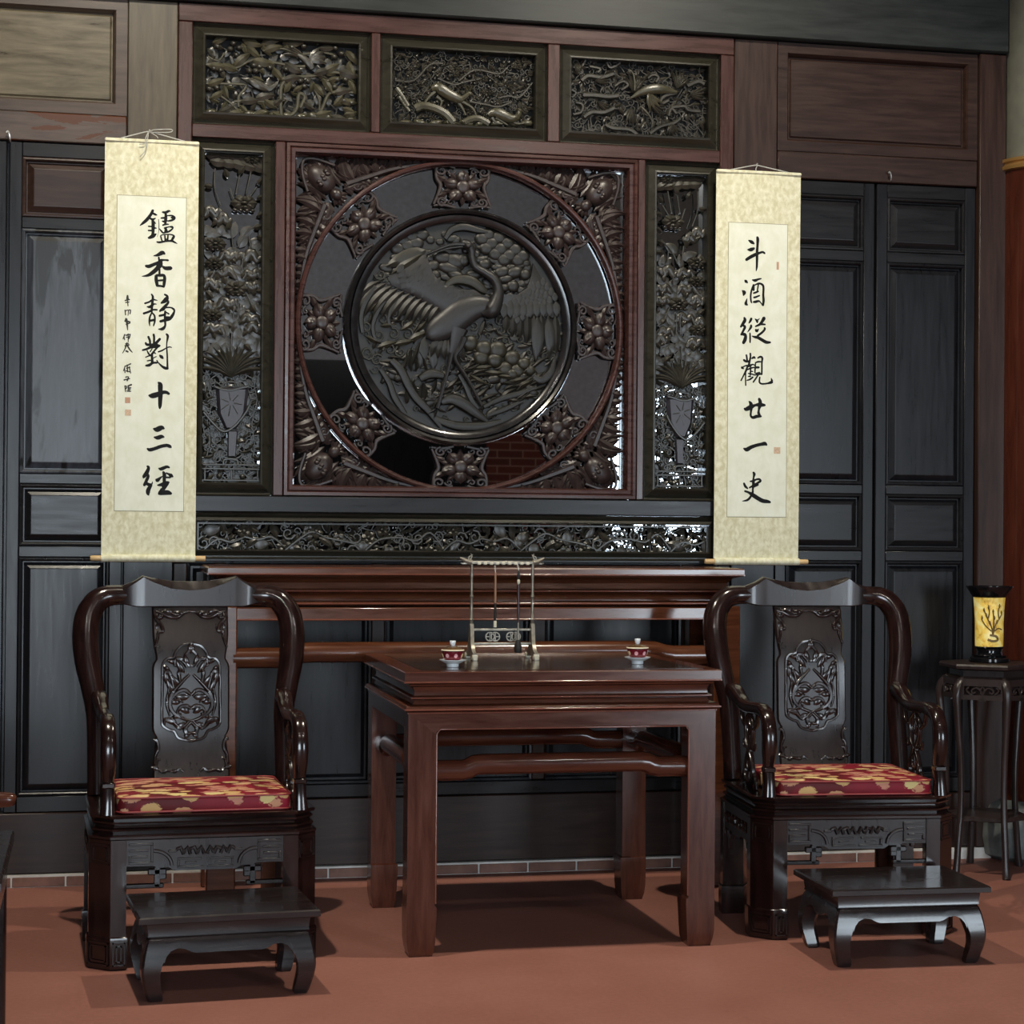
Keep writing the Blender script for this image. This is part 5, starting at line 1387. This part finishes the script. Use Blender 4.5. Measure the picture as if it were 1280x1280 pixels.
def scroll(x0, x1, z0, z1, paper, label, tilt, chars, extras, peak, cord_extra):
    ox = (x0 + x1) / 2
    t = thing('hanging_scroll', label, 'scroll', (ox, -.03, z0), 0, 'calligraphy scrolls')
    off = (ox, -.03, z0)
    # mount: thin sheet with real thickness, slightly bellied
    def sheet(a0, a1, c0, c1, y, th, nx=6, nz=14):
        mb = MB(); vs = []; fs = []
        def yy(x, z):
            u = (x - x0) / (x1 - x0); v = (z - z0) / (z1 - z0)
            return y - .004 * (math.cos(PI * (u - .5)) - .5) * (.4 + .6 * abs(1 - 2 * v)) - .003 * math.sin(v * 7)
        for k in (0, 1):
            for j in range(nz + 1):
                for i in range(nx + 1):
                    x = lerp(a0, a1, i / nx); z = lerp(c0, c1, j / nz); vs.append((x, yy(x, z) + (th if k else 0), z))
        N = (nx + 1) * (nz + 1); I = lambda i, j, k: k * N + j * (nx + 1) + i
        for k in (0, 1):
            for j in range(nz):
                for i in range(nx): fs.append((I(i, j, k), I(i + 1, j, k), I(i + 1, j + 1, k), I(i, j + 1, k)))
        for j in range(nz):
            fs.append((I(0, j, 0), I(0, j + 1, 0), I(0, j + 1, 1), I(0, j, 1))); fs.append((I(nx, j, 0), I(nx, j + 1, 0), I(nx, j + 1, 1), I(nx, j, 1)))
        for i in range(nx):
            fs.append((I(i, 0, 0), I(i + 1, 0, 0), I(i + 1, 0, 1), I(i, 0, 1))); fs.append((I(i, nz, 0), I(i + 1, nz, 0), I(i + 1, nz, 1), I(i, nz, 1)))
        mb.add(vs, fs)
        return mb, yy
    mb, yy = sheet(x0, x1, z0, z1, -.030, .003)
    build(mb, 'mount', MT['mount'], t, off)
    px0, px1, pz0, pz1 = paper
    g = .0022
    mb, _ = sheet(px0 - g, px1 + g, pz0 - g, pz1 + g, -.0305, .001); bl = build(mb, 'border_line', MT['line'], t, off)
    mb, yp = sheet(px0, px1, pz0, pz1, -.0312, .001); pp = build(mb, 'paper', MT['paper'], t, off)
    def drape(mb, lift):   # lay the ink on the bellied paper
        mb.v = [(p[0], yp(p[0], p[2]) - lift, p[2]) for p in mb.v]
        return mb
    for (cx, cz, wx, dzx, strokes) in chars:
        mb = MB()
        for st_ in strokes:
            pts = [(cx + a / 1280 * wx, cz + a / 1280 * dzx - b / 1280 * tilt, w / 1280 * wx * .5) for a, b, w in st_]
            ribbon(mb, pts, 0)
        build(drape(mb, .0006), 'character', MT['ink'], pp, off, smooth=False)
    for nm, mt, polys in extras:
        mb = MB()
        for kind, data in polys:
            if kind == 'stroke': ribbon(mb, data, 0, 2)
            else:
                a, b, c, d = data; mb.add([(a, 0, c), (b, 0, c), (b, 0, d), (a, 0, d)], [(0, 1, 2, 3)])
        build(drape(mb, .0006), nm, MT[mt], pp, off, smooth=False)
    # rods
    build(MB().box(x0 - .001, x1 + .001, -.038, -.026, z1 - .012, z1 + .002, .004), 'top_rod', MT['mount'], t, off)
    rl = build(MB().tube([(x0, -.036, z0 + .002), (x1, -.036, z0 + .002)], .0135, 14, ref=(0, 1, 0)), 'roller', MT['mount'], t, off)
    for a, b in ((x0 - .038, x0), (x1, x1 + .036)):
        build(MB().tube([(a, -.036, z0 + .002), (a + .003, -.036, z0 + .002), (b - .003, -.036, z0 + .002), (b, -.036, z0 + .002)], [.008, .0100, .0100, .0095], 12, ref=(0, 1, 0)), 'roller_knob', MT['roller'], rl, off)
    mb = MB().tube(catmull([(x0 + .055, -.034, z1 + .001), (peak[0] - .02, -.032, peak[1] - .003), (peak[0], -.03, peak[1]), (peak[0] + .02, -.032, peak[1] - .004), (x1 - .052, -.034, z1 + .001)], 4), .0022, 6)
    for ce in cord_extra: mb.tube(catmull(ce, 4), .0016, 6)
    build(mb, 'cord', MT['cord'], t, off)
    tag(build(MB().tube([(peak[0], 0.0, peak[1] + .002), (peak[0], -.026, peak[1] + .002), (peak[0], -.033, peak[1] + .006)], .003, 8), 'wall_nail', MT['metal']), 'small nail holding the cord of the %s scroll' % ('left' if ox < 1 else 'right'), 'nail')
    return t

# brush strokes of the fourteen large characters: (x, y, width) on a 1280 grid per character
L1 = [[(490,150,70),(430,270,80),(330,400,90),(230,490,70),(150,555,20)],[(500,230,60),(560,262,60),(605,275,20)],[(400,350,50),(480,390,60),(560,360,30)],
 [(480,380,60),(500,500,90),(500,620,90),(500,720,80),(490,800,80)],[(375,575,40),(460,580,40)],[(375,685,40),(460,690,50)],[(520,450,40),(565,500,30)],[(540,620,60),(595,625,20)],
 [(580,780,40),(500,830,110),(400,880,70),(375,870,40)],[(640,385,16),(655,500,20),(655,620,20),(650,720,14),(610,860,8)],[(670,640,25),(720,700,50),(775,750,45),(860,710,60),(840,640,50),(800,620,40)],
 [(750,195,50),(830,205,70),(920,165,60),(960,180,20)],[(830,220,60),(840,330,80),(830,430,80),(820,520,50)],[(710,355,40),(800,350,60)],[(745,440,40),(800,450,60)],[(755,545,40),(830,520,50),(915,520,25)],
 [(880,290,30),(1000,290,50),(1070,350,70),(1000,410,60),(900,430,40),(860,420,30)],[(985,340,50),(1030,350,60)],[(810,620,50),(920,590,30),(1000,590,60),(1030,620,40),(960,690,50),(870,730,50),(820,700,60)],[(830,620,70),(850,720,60)],
 [(700,830,30),(760,800,30),(960,790,35),(1060,830,50),(1040,880,70),(1000,950,60)],[(705,840,40),(730,930,40),(750,970,40)],[(815,820,40),(830,960,50)],[(900,810,40),(890,950,50)],[(830,920,40),(890,920,40)],
 [(605,990,40),(680,1000,60),(850,970,50),(1000,965,60),(1080,1000,50),(1150,1035,15)]]
L2 = [[(515,250,25),(620,230,80),(740,170,120),(805,195,60)],[(650,290,50),(670,380,60),(720,370,80),(800,360,50),(900,370,60)],[(310,520,70),(400,530,100),(560,465,90),(680,440,130)],
 [(690,380,110),(680,480,160),(620,580,120),(500,690,110),(370,770,80),(210,795,15)],[(740,520,40),(830,580,100),(960,580,110),(980,580,100)],[(675,600,50),(675,740,60)],
 [(585,780,80),(590,900,95),(620,1050,80)],[(600,770,70),(700,770,80),(790,775,80),(815,860,85),(800,1000,85),(795,1080,50)],[(620,1050,60),(720,1055,60),(800,1080,50)],[(640,910,50),(770,900,60)]]
L3 = [[(460,165,40),(495,230,60),(490,330,70),(480,450,70),(470,560,60),(470,650,50)],[(285,410,50),(400,370,50),(500,310,50),(615,330,20)],[(345,500,30),(430,500,80),(520,430,50),(595,430,20)],[(255,680,60),(400,630,60),(500,580,50),(610,580,50)],
 [(470,660,40),(420,780,50),(410,900,50),(420,1010,25)],[(480,660,40),(545,740,50),(555,880,50),(520,1010,35)],[(430,870,60),(540,850,70)],[(810,170,50),(880,220,70),(840,320,130),(720,400,50)],[(880,320,60),(910,380,60),(830,480,80),(700,600,60),(695,625,40)],
 [(710,590,70),(780,560,90),(840,520,50),(980,520,40),(1050,560,60),(1075,610,50),(1030,720,80),(950,820,85),(850,850,85),(700,890,70)],[(675,740,60),(800,710,60),(850,650,40),(930,690,40)],[(830,620,60),(820,760,60),(830,900,60),(830,1010,60),(760,1090,90),(650,1095,20)],[(830,790,80),(940,780,60)]]
L4 = [[(370,190,60),(410,290,60),(420,380,60)],[(510,130,60),(525,220,60),(520,380,60)],[(680,250,70),(590,350,80),(540,420,100)],[(300,350,50),(330,400,70),(440,410,80),(560,420,110),(690,425,30)],[(220,550,50),(330,520,60),(450,470,70),(600,460,70),(680,440,40)],
 [(340,560,30),(380,640,50),(420,680,50)],[(480,500,30),(420,600,30)],[(620,470,50),(540,560,50),(460,680,60)],[(500,600,60),(570,640,30)],[(300,740,30),(400,700,40),(470,700,50)],[(345,835,30),(430,820,40)],[(470,640,60),(475,760,70),(480,880,80)],[(510,760,30),(590,720,25)],
 [(310,960,50),(400,950,80),(500,890,60),(620,880,50),(600,820,30)],[(640,880,30),(740,980,60),(830,1030,80),(900,1040,60)],[(850,120,50),(890,180,70),(865,350,35),(865,500,40),(880,700,45),(885,900,50),(890,1050,60)],[(640,595,40),(740,560,45),(860,490,30),(940,465,35),(1000,480,20)],[(680,690,50),(725,730,90),(765,770,50)]]
L5 = [[(640,280,50),(690,340,130),(695,500,125),(700,600,125),(695,750,115),(690,900,95),(685,970,50)],[(400,625,60),(480,635,140),(620,600,140),(760,545,105),(860,545,90),(925,585,70)]]
L6 = [[(510,340,50),(600,360,140),(720,315,130),(785,335,60)],[(525,565,40),(620,580,110),(720,550,105),(785,565,50)],[(350,870,50),(420,900,95),(560,865,95),(700,815,95),(860,785,90),(950,815,90),(980,840,50)]]
L7 = [[(345,230,60),(380,270,80),(330,400,110),(260,500,95),(245,540,40)],[(320,420,80),(370,490,80),(330,600,85),(270,730,80)],[(320,680,80),(400,720,90),(470,700,45),(485,640,20)],[(450,730,80),(380,850,115),(370,940,105),(385,990,50)],[(650,285,40),(720,300,95),(860,245,80),(930,265,50)],
 [(770,380,60),(800,450,100),(800,560,90),(800,650,90)],[(585,580,60),(620,600,105),(690,540,60),(750,500,30)],[(850,410,40),(920,440,60),(980,480,105),(1030,510,40)],[(840,525,50),(960,530,50)],[(625,735,40),(720,720,90),(850,680,115),(915,660,70)],[(780,700,110),(790,830,100)],[(900,690,60),(800,840,60)],[(665,960,80),(760,920,100),(900,910,85),(990,960,60)],[(740,840,80),(670,940,70)],[(690,970,60),(980,965,55)]]
R1 = [[(440,265,30),(520,310,90),(585,355,45)],[(410,515,20),(500,515,95),(590,480,60)],[(385,785,75),(500,710,85),(640,640,85),(740,600,60),(820,580,55),(875,612,50)],[(670,180,60),(685,240,80),(680,400,65),(670,560,70),(670,700,70),(670,850,62),(665,1000,50),(648,1090,12)]]
R2 = [[(345,300,30),(375,330,80),(420,370,30)],[(285,580,40),(330,630,105),(310,710,30)],[(410,790,15),(390,860,50),(380,930,80),(420,960,40)],[(545,295,30),(620,310,75),(700,280,50),(780,262,35)],[(575,430,40),(530,560,48),(505,700,48),(510,830,48),(530,905,40)],[(580,430,60),(580,570,60)],
 [(600,440,30),(720,390,48),(820,430,58),(845,520,58),(840,700,58),(850,850,66),(835,975,60)],[(715,380,40),(690,520,40),(680,600,40)],[(580,650,40),(640,630,50),(710,600,40)],[(590,765,50),(640,755,50),(740,715,40)],[(580,885,50),(640,880,65),(720,860,50),(770,900,30),(830,980,40)]]
R3 = [[(330,235,50),(350,300,85),(300,390,78),(240,480,50)],[(300,440,60),(350,480,70),(310,580,60),(250,690,50)],[(260,680,50),(330,680,85),(370,720,78),(355,820,95),(310,910,78)],[(520,260,65),(490,330,60),(455,380,30)],[(515,440,55),(510,490,65),(460,570,40),(415,625,10)],[(485,650,40),(490,770,48),(490,900,40)],
 [(620,270,25),(670,320,70),(680,370,40)],[(680,310,40),(740,260,15)],[(860,250,95),(800,350,78),(740,420,65),(630,470,40)],[(780,410,60),(890,420,40)],[(640,560,60),(670,590,78),(715,540,20)],[(870,510,50),(880,550,58),(800,640,58),(690,720,58)],[(545,730,30),(620,755,65),(700,770,78),(820,840,85),(920,895,85),(1030,900,50)]]
R4 = [[(385,205,48),(400,290,48),(410,380,56)],[(490,165,48),(495,260,48),(470,380,56),(450,480,56)],[(320,340,60),(380,380,58),(480,370,48)],[(530,300,40),(590,270,65),(620,300,30)],[(270,540,75),(310,570,40)],[(310,520,35),(380,490,36),(450,500,70),(560,460,36),(600,480,36)],[(420,500,46),(380,620,54),(300,780,38),(245,890,38)],
 [(370,620,38),(365,800,36),(370,1020,36)],[(420,600,36),(500,560,44),(590,540,36)],[(500,480,38),(500,600,44),(490,740,44)],[(500,640,38),(560,650,28)],[(440,700,36),(540,720,36),(620,740,38),(800,710,54)],[(440,780,36),(500,780,44)],[(400,885,30),(480,860,46),(560,800,46)],
 [(690,290,40),(760,255,55),(810,290,55),(800,420,46),(800,600,46),(795,730,46)],[(640,410,36),(700,390,46),(770,390,36)],[(630,410,36),(620,560,44),(615,690,36)],[(640,540,60),(720,540,56)],[(640,700,36),(740,680,46)],[(720,710,38),(650,820,42),(570,935,42)],[(745,800,40),(735,930,48),(800,980,46),(950,970,46),(1060,940,80),(1080,955,40)],[(1050,830,20),(1070,900,65)]]
R5 = [[(335,530,60),(380,545,100),(500,490,120),(620,440,65),(740,430,115),(875,440,60)],[(455,340,40),(500,400,95),(510,500,95),(505,600,58),(500,720,58),(560,770,75),(660,740,85),(775,740,50)],[(720,270,70),(750,350,95),(740,450,105),(715,560,58),(710,660,75),(760,740,50)]]
R6 = [[(310,650,40),(390,680,105),(500,620,95),(640,570,85),(780,540,85),(870,525,100),(920,560,50)]]
R7 = [[(560,180,50),(585,230,78),(570,320,48),(565,420,75),(565,520,75),(550,640,48),(545,720,58),(480,850,58),(400,920,58),(275,945,15)],[(480,420,40),(560,410,58),(640,370,48),(720,365,58),(755,410,58),(700,450,58),(620,500,58),(460,590,40)],[(540,560,85),(690,510,50)],[(315,470,50),(350,550,66),(415,610,40)],[(340,680,50),(430,710,58),(560,790,105),(700,880,105),(820,940,105),(950,960,85),(1020,980,50)]]
LEFT = [(.135, 2.450, .1705, .007, L1), (.136, 2.300, .1705, .006, L2), (.137, 2.150, .1705, .005, L3), (.139, 2.000, .1705, .005, L4), (.140, 1.847, .1705, .004, L5), (.142, 1.688, .1705, .004, L6), (.143, 1.538, .1705, .003, L7)]
RIGHT = [(2.395, 2.450, .195, .007, R1), (2.396, 2.301, .195, .008, R2), (2.397, 2.147, .195, .007, R3), (2.398, 1.999, .195, .006, R4), (2.399, 1.839, .195, .005, R5), (2.400, 1.703, .195, .004, R6), (2.401, 1.543, .195, .003, R7)]
# small inscription column (240 x 1280 grid)
SMALL = [[(115,35,18),(115,70,28)],[(90,85,14),(135,75,14)],[(95,105,12),(130,100,12)],[(115,80,12),(120,140,10)],
 [(90,180,12),(95,230,12)],[(95,190,10),(115,180,10)],[(120,185,12),(145,180,14),(140,220,12)],[(125,190,10),(120,235,8)],
 [(100,265,16),(90,290,12)],[(90,290,20),(140,300,16)],[(105,270,18),(110,310,22),(117,382,8)],[(100,325,12),(140,310,14)],
 [(88,425,14),(70,470,10)],[(80,445,12),(86,480,10)],[(100,435,14),(142,425,18),(128,470,12)],[(122,420,12),(122,500,9)],[(102,455,12),(135,448,12)],
 [(90,540,16),(130,530,16)],[(95,520,12),(125,515,12)],[(110,510,16),(90,570,12),(65,612,8)],[(115,540,16),(140,580,16),(165,606,8)],[(100,590,18),(120,600,18)],
 [(92,740,12),(75,790,10)],[(85,760,12),(90,810,10)],[(100,742,12),(147,720,14)],[(112,730,12),(115,800,14)],[(132,750,12),(147,815,10)],[(100,790,12),(137,800,12)],[(105,765,12),(140,755,12)],
 [(95,855,12),(125,850,14),(112,890,14)],[(80,882,14),(137,868,12)],
 [(90,940,14),(95,1000,10)],[(90,942,12),(112,950,12),(95,972,12)],[(120,942,14),(155,930,18)],[(120,962,14),(150,960,12)],[(110,992,14),(147,995,14)],[(126,945,12),(130,995,12)],[(118,975,12),(146,975,12)]]
def ins(px, py): return (.073 + px / 240 * .084 + py / 1280 * .004, 2.133 + px / 240 * .003 - py / 1280 * .460)
small = [('stroke', [ins(a, b) + (w / 240 * .084 * .5,) for a, b, w in s_]) for s_ in SMALL]
def rect_ins(a, b, c, d):
    p = ins(a, c); q = ins(b, d); return ('rect', (p[0], q[0], q[1], p[1]))
extL = [('inscription', 'ink_grey', small), ('seal', 'seal', [rect_ins(90, 143, 1055, 1115)]), ('seal', 'seal_pale', [rect_ins(90, 150, 1178, 1240)])]
extR = [('seal', 'seal', [('rect', (2.5775, 2.5870, 2.305, 2.335))]), ('seal', 'seal_pale', [('rect', (2.5700, 2.5960, 1.592, 1.617))])]
scroll(.029, .363, 1.174, 2.686, (.0745, .3185, 1.347, 2.482), 'pale calligraphy scroll with seven large characters and a small inscription, above the left armchair', .1735, LEFT, extL, (.186, 2.716),
       [[(.186, -.034, 2.712), (.20, -.038, 2.722), (.262, -.038, 2.727), (.258, -.036, 2.717), (.20, -.036, 2.714)], [(.180, -.036, 2.712), (.172, -.042, 2.69), (.170, -.044, 2.672), (.15, -.044, 2.667)], [(.182, -.036, 2.712), (.176, -.043, 2.67), (.168, -.044, 2.64), (.152, -.044, 2.622)], [(.19, -.036, 2.712), (.21, -.04, 2.70), (.216, -.04, 2.692)]])
scroll(2.331, 2.6745, 1.172, 2.682, (2.383, 2.621, 1.347, 2.480), 'pale calligraphy scroll with seven large characters, hanging beside the right-hand doors', .185, RIGHT, extR, (2.495, 2.706),
       [[(2.495, -.033, 2.704), (2.488, -.036, 2.690), (2.490, -.036, 2.682)]])

# ------------------------------------------------------------------ flower stand and lantern
FX, FY = 3.352, -.285
fs_ = thing('flower_stand', 'tall slender dark wooden hexagonal flower stand beside the right armchair', 'flower stand', (FX, FY, 0), math.radians(-35))
def hexa(r, z, a0=PI / 6): return [(r * math.cos(a0 + k * PI / 3), r * math.sin(a0 + k * PI / 3), z) for k in range(6)]
H0 = -PI / 2 - PI / 6
def hx(r, z): return [(r * math.cos(H0 + k * PI / 3), r * math.sin(H0 + k * PI / 3), z) for k in range(6)]
build(MB().loft([hx(r, z) for r, z in ((.176, .776), (.188, .780), (.190, .790), (.186, .797), (.178, .799))]), 'top', MT['stand'], fs_, angle=25)
build(MB().loft([hx(r, z) for r, z in ((.160, .735), (.163, .742), (.150, .750), (.148, .772), (.158, .777))]), 'waist', MT['stand'], fs_, angle=25)
for k in range(6):
    a = H0 + k * PI / 3; c, s = math.cos(a), math.sin(a)
    p = catmull([(.150, .738, .016), (.176, .715, .017), (.186, .670, .015), (.176, .560, .0125), (.160, .400, .0115), (.160, .250, .0115), (.172, .130, .012), (.180, .050, .0125), (.186, .012, .014), (.190, 0, .015)], 3)
    build(MB().tube([(q[0] * c, q[0] * s, q[1]) for q in p], [q[2] for q in p], 8, ref=(-s, c, 0), rot=PI / 8, power=.75), 'leg', MT['stand'], fs_, angle=45)
    # pierced apron between this leg and the next
    b = a + PI / 3; p0 = Vector((.172 * c, .172 * s, 0)); p1 = Vector((.172 * math.cos(b), .172 * math.sin(b), 0)); u = (p1 - p0); L = u.length; u.normalize(); nrm = Vector((p0 + p1)).normalized()
    mb = MB()
    def ab(s0, s1, z0, z1, d0=-.006, d1=.006):
        vs = []
        for dd in (d0, d1):
            for ss, zz in ((s0, z0), (s1, z0), (s1, z1), (s0, z1)):
                q = p0 + u * ss + nrm * dd; vs.append((q.x, q.y, zz))
        mb.add(vs, [(0, 1, 2, 3), (4, 5, 6, 7), (0, 1, 5, 4), (1, 2, 6, 5), (2, 3, 7, 6), (3, 0, 4, 7)])
    ab(0, L, .716, .742); ab(0, L, .664, .682); ab(0, .018, .68, .716); ab(L - .018, L, .68, .716); ab(L / 2 - .012, L / 2 + .012, .660, .670)
    def P3(ss, zz): q = p0 + u * ss; return (q.x, q.y, zz)
    for f in (-1, 1):
        m_ = L / 2
        for pts in ([(m_ + f * .002, .69), (m_ + f * .02, .710), (m_ + f * .04, .70), (m_ + f * .035, .688), (m_ + f * .025, .694)], [(m_ + f * .045, .684), (m_ + f * .06, .70), (m_ + f * .05, .712)], [(m_, .682), (m_ + f * .008, .70), (m_, .716)]):
            mb.tube(catmull([P3(*q) for q in pts], 3), .0042, 6, ref=tuple(nrm))
    build(mb, 'pierced_apron', MT['stand'], fs_)
build(MB().loft([hx(r, z) for r, z in ((.150, .205), (.160, .209), (.160, .219), (.152, .223))]), 'shelf', MT['stand'], fs_, angle=25)

lt = thing('lantern', 'small glowing yellow painted lantern with flared black cap on the flower stand', 'lantern', (3.352, -.285, .7992))
sq = lambda r, z: [(r * math.cos(PI / 4 + k * PI / 2) * 1.41421, r * math.sin(PI / 4 + k * PI / 2) * 1.41421, z) for k in range(4)]
build(MB().lathe([(.070, 0), (.076, .003), (.076, .014), (.068, .018), (.064, .022), (.068, .026)], 32), 'foot', MT['lamp_black'], lt)
build(MB().lathe([(.050, .026), (.046, .034), (.048, .050), (.056, .056), (.054, .060)], 32), 'neck', MT['lamp_black'], lt)
build(MB().lathe([(.052, .060), (.053, .064), (.0535, .150), (.056, .200), (.060, .246), (.055, .247)], 32), 'shade', MT['shade'], lt)
build(MB().lathe([(.058, .246), (.064, .250), (.078, .272), (.088, .286), (.088, .290), (.080, .290), (.06, .262), (.01, .262)], 32), 'cap', MT['lamp_black'], lt)
mb = MB()
def on_shade(a, z): 
    r = .0545 + max(0, z - .15) * .06; th = -PI / 2 - .2 + a; return (r * math.cos(th), r * math.sin(th), z)
mb.tube(catmull([on_shade(-.35, .088), on_shade(0, .082), on_shade(.35, .086), on_shade(.25, .10), on_shade(-.2, .105)], 4), .0045, 6)
for pts in ([(0, .10), (-.1, .135), (-.35, .165), (-.6, .20)], [(0, .10), (.15, .14), (.45, .165), (.7, .185)], [(-.1, .12), (-.5, .14), (-.8, .165)], [(.1, .12), (.4, .13), (.75, .125)], [(0, .11), (.05, .16), (0, .19)], [(-.35, .165), (-.25, .19), (-.3, .21)], [(.45, .165), (.35, .195), (.45, .215)]):
    mb.tube(catmull([on_shade(*q) for q in pts], 4), [.0026] * (4 * (len(pts) - 1) + 1), 5)
for (a, z) in ((-.6, .20), (-.45, .18), (-.3, .21), (.0, .195), (.1, .17), (.45, .215), (.65, .19), (-.75, .17), (.3, .155), (-.2, .15)):
    q = on_shade(a, z); mb.tube([(q[0], q[1], q[2] - .008), q, (q[0], q[1], q[2] + .009)], [.001, .0045, .001], 6)
build(mb, 'branch_motif', MT['motif'], lt)

# ------------------------------------------------------------------ furniture just entering the left edge
sd = thing('side_table', 'dark side table showing only its corner at the left edge, nearest the viewer', 'side table', (-.415, -2.36, 0))
so = tuple(sd.location)
build(square_moulding(-.640, -.190, -2.72, -1.985, [(.478, .012), (.484, 0), (.502, 0), (.508, .005)]), 'top', MT['stool'], sd, so)
build(square_moulding(-.640, -.190, -2.72, -1.985, [(.440, .022), (.446, .030), (.474, .026), (.480, .014)]), 'waist', MT['rose_h'], sd, so)
for x in (-.625, -.262):
    for y in (-2.705, -2.055): build(MB().box(x, x + .056, y, y + .056, 0, .442, .006), 'leg', MT['rose'], sd, so)
build(MB().box(-.575, -.262, -2.052, -2.036, .38, .442, .003), 'apron', MT['rose_h'], sd, so); build(MB().box(-.575, -.262, -2.69, -2.674, .38, .442, .003), 'apron', MT['rose_h'], sd, so)
build(MB().box(-.222, -.206, -2.65, -2.052, .38, .442, .003), 'apron', MT['rose_h'], sd, so)

sc = thing('side_chair', 'dark side chair showing only the rounded tip of one arm at the left edge', 'chair', (-.50, -1.50, 0))
sco = tuple(sc.location)
sc.location = (-.554, -1.338, 0); sc.rotation_euler = (0, 0, math.radians(10))
build(MB().box(-.74, -.30, -1.76, -1.24, .385, .42, .006), 'seat', MT['rose_h'], sc, sco)
for x in (-.73, -.35):
    for y in (-1.75, -1.29): build(MB().box(x, x + .04, y, y + .04, 0, .386, .004), 'leg', MT['rose'], sc, sco)
for y in (-1.74, -1.26):
    p = catmull([(-.72, y, .575, .018), (-.55, y, .550, .018), (-.40, y, .532, .019), (-.24, y, .524, .022), (-.195, y, .522, .018), (-.188, y, .521, .006)], 4)
    build(MB().tube([q[:3] for q in p], [q[3] for q in p], 12, ref=(0, 0, 1)), 'arm', MT['table_h'], sc, sco, angle=60)
    build(MB().tube([(-.32, y, .42), (-.32, y, .528)], .015, 10), 'arm_post', MT['rose'], sc, sco)
for y in (-1.74, -1.26): build(MB().tube([(-.73, y, .42), (-.75, y, .98)], .018, 10), 'back_post', MT['rose'], sc, sco)
build(MB().box(-.765, -.735, -1.77, -1.23, .93, .99, .008), 'crest_rail', MT['rose_h'], sc, sco)
build(MB().box(-.755, -.738, -1.58, -1.42, .42, .94, .004), 'splat', MT['rose'], sc, sco)
